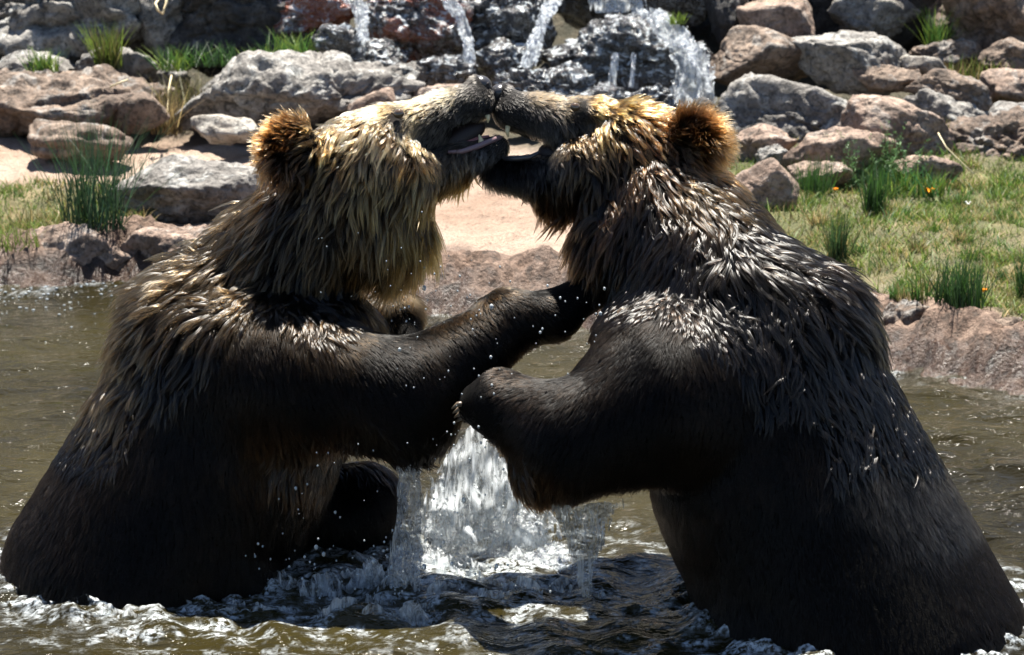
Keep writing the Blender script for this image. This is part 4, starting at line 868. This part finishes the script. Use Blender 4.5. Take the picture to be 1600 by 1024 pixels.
# ------------------------------------------------------------------ moving water
def water_sheet_mat(name, white, clear, streak, flow=14.0):
    m = NT(name); m.t.nodes.remove(m.b); v = m.geo().outputs['Position']
    mp = m.n('Mapping'); mp.inputs['Scale'].default_value = (streak, streak, flow); m.l(v, mp.inputs[0])
    n = m.noise(mp.outputs[0], 1.0, 5, 0.62, 0.5)
    b = m.bump(n, 1.0, 0.02); b = m.bump(m.noise(v, 45, 3, 0.55, 0.8), 1.0, 0.02, b)
    gl = m.n('BsdfGlossy'); gl.inputs['Roughness'].default_value = 0.07; m.l(b, gl.inputs['Normal'])
    tl = m.n('BsdfTranslucent'); tl.inputs['Color'].default_value = (0.88, 0.93, 0.97, 1)
    df = m.n('BsdfDiffuse'); df.inputs['Color'].default_value = (0.85, 0.90, 0.94, 1); m.l(b, df.inputs['Normal'])
    tp = m.n('BsdfTransparent'); tp.inputs['Color'].default_value = (0.95, 0.97, 0.97, 1)
    w = m.n('MixShader'); w.inputs[0].default_value = 0.5; m.l(tl.outputs[0], w.inputs[1]); m.l(df.outputs[0], w.inputs[2])
    a = m.n('MixShader'); fr = m.n('Fresnel'); fr.inputs['IOR'].default_value = 1.45; m.l(b, fr.inputs['Normal'])
    m.l(m.math('ADD', fr.outputs[0], 0.05), a.inputs[0]); m.l(tp.outputs[0], a.inputs[1]); m.l(gl.outputs[0], a.inputs[2])
    ed = m.n('Attribute', attribute_name='edge'); e1 = m.math('ADD', m.math('MULTIPLY', ed.outputs['Fac'], 1.3), m.math('MULTIPLY', m.math('SUBTRACT', n, 0.5), 2.6))
    cut = m.ramp(e1, [(0.34, (0,) * 3), (0.44, (1,) * 3)])
    f = m.ramp(n, [(clear, (0,) * 3), (clear + 0.2, (white,) * 3)]); o = m.n('MixShader'); m.l(f, o.inputs[0]); m.l(a.outputs[0], o.inputs[1]); m.l(w.outputs[0], o.inputs[2])
    o2 = m.n('MixShader'); tp2 = m.n('BsdfTransparent'); m.l(cut, o2.inputs[0]); m.l(tp2.outputs[0], o2.inputs[1]); m.l(o.outputs[0], o2.inputs[2]); m.l(o2.outputs[0], m.out.inputs['Surface']); return m.m
M['fall'] = water_sheet_mat('falling_water', 0.9, 0.40, 60)
M['sheet'] = water_sheet_mat('splash_sheet', 0.9, 0.42, 60, 14)
M['drip'] = water_sheet_mat('dripping_sheet', 0.42, 0.42, 120, 5)
def sheet(name, rows, mat, seed, ridge=0.006, nu=40, nv=46, freq=30, label=None, cat='water', group=None, kind=None):
    """a hanging sheet: rows of (pixel polyline left..right, distance) from top to bottom"""
    rs = np.random.RandomState(seed); o = rs.uniform(0, 50, 3)
    lines = []
    for pts, Y in rows:
        P = np.array([at(px, py, Y) for px, py in pts]); t = np.linspace(0, 1, len(P)); u = np.linspace(0, 1, nu)
        lines.append(np.stack([np.interp(u, t, P[:, k]) for k in range(3)], -1))
    L = np.array(lines); tv = np.linspace(0, 1, len(L)); v = np.linspace(0, 1, nv)
    G = np.stack([[np.interp(v, tv, L[:, j, k]) for j in range(nu)] for k in range(3)], -1)          # nu, nv, 3
    U, Vv = np.meshgrid(np.linspace(0, 1, nu), v, indexing='ij')
    q = np.stack([G[..., 0] * freq, G[..., 2] * freq * 0.16, 0 * U], -1).reshape(-1, 3) + o
    n = fbm(q, 3).reshape(U.shape); n2 = fbm(np.stack([G[..., 0] * 16, G[..., 2] * 9, 0 * U], -1).reshape(-1, 3) + o + 9, 2).reshape(U.shape)
    G[..., 1] += ridge * 2.0 * n + ridge * 2.5 * n2; G[..., 0] += ridge * 0.8 * n2
    i = (np.arange(nu - 1)[:, None] * nv + np.arange(nv - 1)[None]).reshape(-1)
    ob = mesh_obj(name, G.reshape(-1, 3), np.stack([i, i + nv, i + nv + 1, i + 1], -1), M[mat])
    e = np.clip(np.minimum(U, 1 - U) * 4, 0, 1) * np.clip((1 - Vv) * 6 + 0.35, 0, 1) * np.clip(Vv * 8 + 0.3, 0, 1); vcol(ob, 'edge', np.repeat(e.reshape(-1, 1), 3, 1))
    return tag(ob, label, cat, group, kind)
GF = 'streams of the cascade'
def fall(label, pts, Y0, Y1, seed, ridge=0.012):
    n = len(pts) - 1; rows = [([(x - w / 2, y), (x - w / 6, y - 2), (x + w / 6, y - 2), (x + w / 2, y)], Y0 + (Y1 - Y0) * k / n) for k, (x, y, w) in enumerate(pts)]
    sheet('waterfall', rows, 'fall', seed, ridge, 18, 40, 40, label, 'waterfall', GF)
fall('narrow white stream falling beside the rust red wet rock', [(700, 0, 30), (718, 28, 24), (732, 70, 22), (736, 125, 20)], 10.35, 10.15, 1)
fall('slanting white stream pouring between two wet rocks', [(868, 0, 36), (852, 25, 30), (838, 60, 28), (822, 108, 34)], 10.4, 10.1, 2)
fall('widest foaming white fall beside the egg shaped boulder', [(1010, 15, 60), (1040, 40, 66), (1072, 75, 60), (1086, 110, 62), (1080, 145, 86), (1076, 182, 100)], 10.35, 9.95, 3, 0.025)
fall('thin trickle dropping from the broad wet rock', [(962, 84, 14), (958, 112, 16), (954, 148, 18)], 10.15, 10.1, 4, 0.006)
fall('thinnest trickle next to the other thin trickle', [(990, 84, 8), (989, 112, 8), (986, 140, 10)], 10.15, 10.1, 5, 0.004)
fall('short stream running over stones beside the pale glossy slab', [(540, -20, 44), (562, 20, 30), (568, 66, 24)], 10.5, 10.3, 6)
fall('thin veil of water over the dark rock wall at the top', [(960, -50, 110), (962, -10, 100), (965, 22, 96)], 10.75, 10.7, 7)

# water thrown up and pouring off the bears
YS = 5.62
sheet('water_curtain', [([(724, 672), (740, 664), (756, 672)], YS), ([(690, 720), (740, 715), (790, 722)], YS), ([(660, 800), (745, 800), (850, 800)], YS), ([(640, 850), (750, 855), (900, 850)], YS - .04), ([(600, 895), (750, 900), (950, 892)], YS - .12)],
      'sheet', 11, 0.010, 90, 90, 26, 'bright curtain of water falling between the two bears', 'splash')
sheet('water_curtain', [([(690, 712), (740, 690), (800, 716)], YS + .1), ([(640, 790), (745, 780), (880, 790)], YS + .1), ([(610, 865), (750, 870), (900, 865)], YS + .06)],
      'sheet', 12, 0.014, 80, 70, 34, 'second thinner curtain of water behind the bright one', 'splash')
sheet('water_stream', [([(618, 706), (640, 714), (664, 700)], 5.33), ([(616, 740), (638, 745), (660, 738)], 5.33), ([(618, 800), (640, 800), (662, 790)], 5.33), ([(606, 870), (636, 870), (660, 870)], 5.33), ([(590, 940), (630, 945), (672, 940)], 5.31)],
      'drip', 13, 0.009, 46, 80, 60, 'ropy stream of water pouring off the blond bear elbow', 'splash')
sheet('water_stream', [([(850, 772), (900, 790), (990, 776)], 5.13), ([(868, 810), (900, 812), (972, 800)], 5.13), ([(880, 850), (910, 850), (956, 838)], 5.13), ([(898, 890), (915, 890), (930, 880)], 5.13), ([(908, 932), (916, 934), (926, 930)], 5.13)],
      'drip', 14, 0.005, 46, 60, 60, 'thin grey sheet of water dripping from the dark bear elbow', 'splash')
# ragged splashes round the foot: uncountable
rs = np.random.RandomState(5); VV, FF = [], []; off = 0
def ragged(cx, cy, width, h, seed, ang):
    global off
    r = np.random.RandomState(seed); nu, nv = 36, 12; u = np.linspace(-0.5, 0.5, nu); o = r.uniform(0, 60, 3)
    top = h * np.clip(0.35 + 1.1 * fbm(np.stack([u * width * 15, 0 * u, 0 * u], -1) + o, 3) + 0.35 * (1 - (2 * u) ** 2), 0.02, 1.6) * (1 - (2 * u) ** 6)
    U, Tt = np.meshgrid(np.arange(nu), np.linspace(0, 1, nv), indexing='ij'); X = u[U] * width; Z = -0.02 + (top[U] + 0.02) * Tt
    q = np.stack([X * 40, Z * 26, 0 * X], -1).reshape(-1, 3) + o; n = fbm(q, 2).reshape(X.shape)
    D = 0.016 * n + 0.25 * Tt ** 2 * top[U]
    P = np.stack([cx + X * math.cos(ang) - D * math.sin(ang), cy + X * math.sin(ang) - D * math.cos(ang), Z], -1).reshape(-1, 3)
    i = (np.arange(nu - 1)[:, None] * nv + np.arange(nv - 1)[None]).reshape(-1); VV.append(P); FF.append(np.stack([i, i + nv, i + nv + 1, i + 1], -1) + off); off += len(P)
for j in range(28):
    a = rs.rand() * 6.28; q = math.sqrt(rs.rand())
    ragged(-0.14 + 0.36 * q * math.cos(a), 5.32 + 0.2 * q * math.sin(a), rs.uniform(0.06, 0.16), rs.uniform(0.010, 0.035), j, rs.uniform(-0.6, 0.6))
for j in range(14): ragged(rs.uniform(-0.48, -0.25), rs.uniform(5.32, 5.42), rs.uniform(0.06, 0.14), rs.uniform(0.02, 0.055), 100 + j, rs.uniform(-0.5, 0.5))
for j in range(14): ragged(rs.uniform(-1.0, -0.45), rs.uniform(5.14, 5.26), rs.uniform(0.06, 0.15), rs.uniform(0.008, 0.03), 200 + j, rs.uniform(-0.5, 0.5))
so = mesh_obj('splash', np.concatenate(VV), np.concatenate(FF), M['sheet']); ee = np.tile(np.repeat(np.clip(np.minimum(np.linspace(0, 1, 36), np.linspace(1, 0, 36)) * 5, 0, 1), 12) * np.tile(np.linspace(1, 0.35, 12), 36), off // 432)
vcol(so, 'edge', np.repeat(ee[:, None], 3, 1)); tag(so, 'ragged white splashing water round the foot of the curtain', 'splash', kind='stuff')
# drops in the air and bubbles by the bank
def drops(name, pts, rad, mat, label, squash=1.0):
    bm = bmesh.new(); bmesh.ops.create_icosphere(bm, subdivisions=1, radius=1); D = np.array([v.co[:] for v in bm.verts]); Fq = np.array([[v.index for v in f.verts] for f in bm.faces]); bm.free()
    V = (pts[:, None] + D[None] * rad[:, None, None] * np.array([1, 1, squash])).reshape(-1, 3); Fc = (Fq[None] + (np.arange(len(pts)) * len(D))[:, None, None]).reshape(-1, 3)
    return tag(mesh_obj(name, V, Fc, M[mat]), label, 'water', kind='stuff')
M['drop'] = simple_mat('water_drop', (0.75, 0.82, 0.86), 0.03, IOR=1.333, Transmission_Weight=0.6)
P, Rr = [], []
for n, (x0, y0, x1, y1), (Ya, Yb), (ra, rb) in ((70, (620, 440, 960, 640), (5.12, 5.25), (.0009, .0024)), (120, (600, 660, 900, 930), (5.15, 5.4), (.001, .0032)), (34, (430, 690, 680, 900), (5.1, 5.3), (.001, .0026)), (30, (560, 400, 800, 520), (5.4, 5.7), (.001, .003)), (16, (480, 330, 720, 480), (5.2, 5.32), (.0008, .0018)), (70, (380, 850, 700, 940), (5.2, 5.35), (.0012, .0035))):
    for k in range(n): P.append(at(rs.uniform(x0, x1), rs.uniform(y0, y1), rs.uniform(Ya, Yb))); Rr.append(rs.uniform(ra, rb) * (1 + (rs.rand() < .1)))
drops('water_drops', np.array(P), np.array(Rr), 'drop', 'water drops flying between the bears', 1.3)
n = 240; x = rs.uniform(-1.9, -0.9, n); y = shore(x) - np.abs(rs.normal(size=n)) * 0.22 - 0.03
drops('foam_bubbles', np.stack([x, y, wave(x, y) + 0.001], -1), rs.uniform(.002, .008, n), 'drop', 'foam bubbles floating along the bank', 0.5)
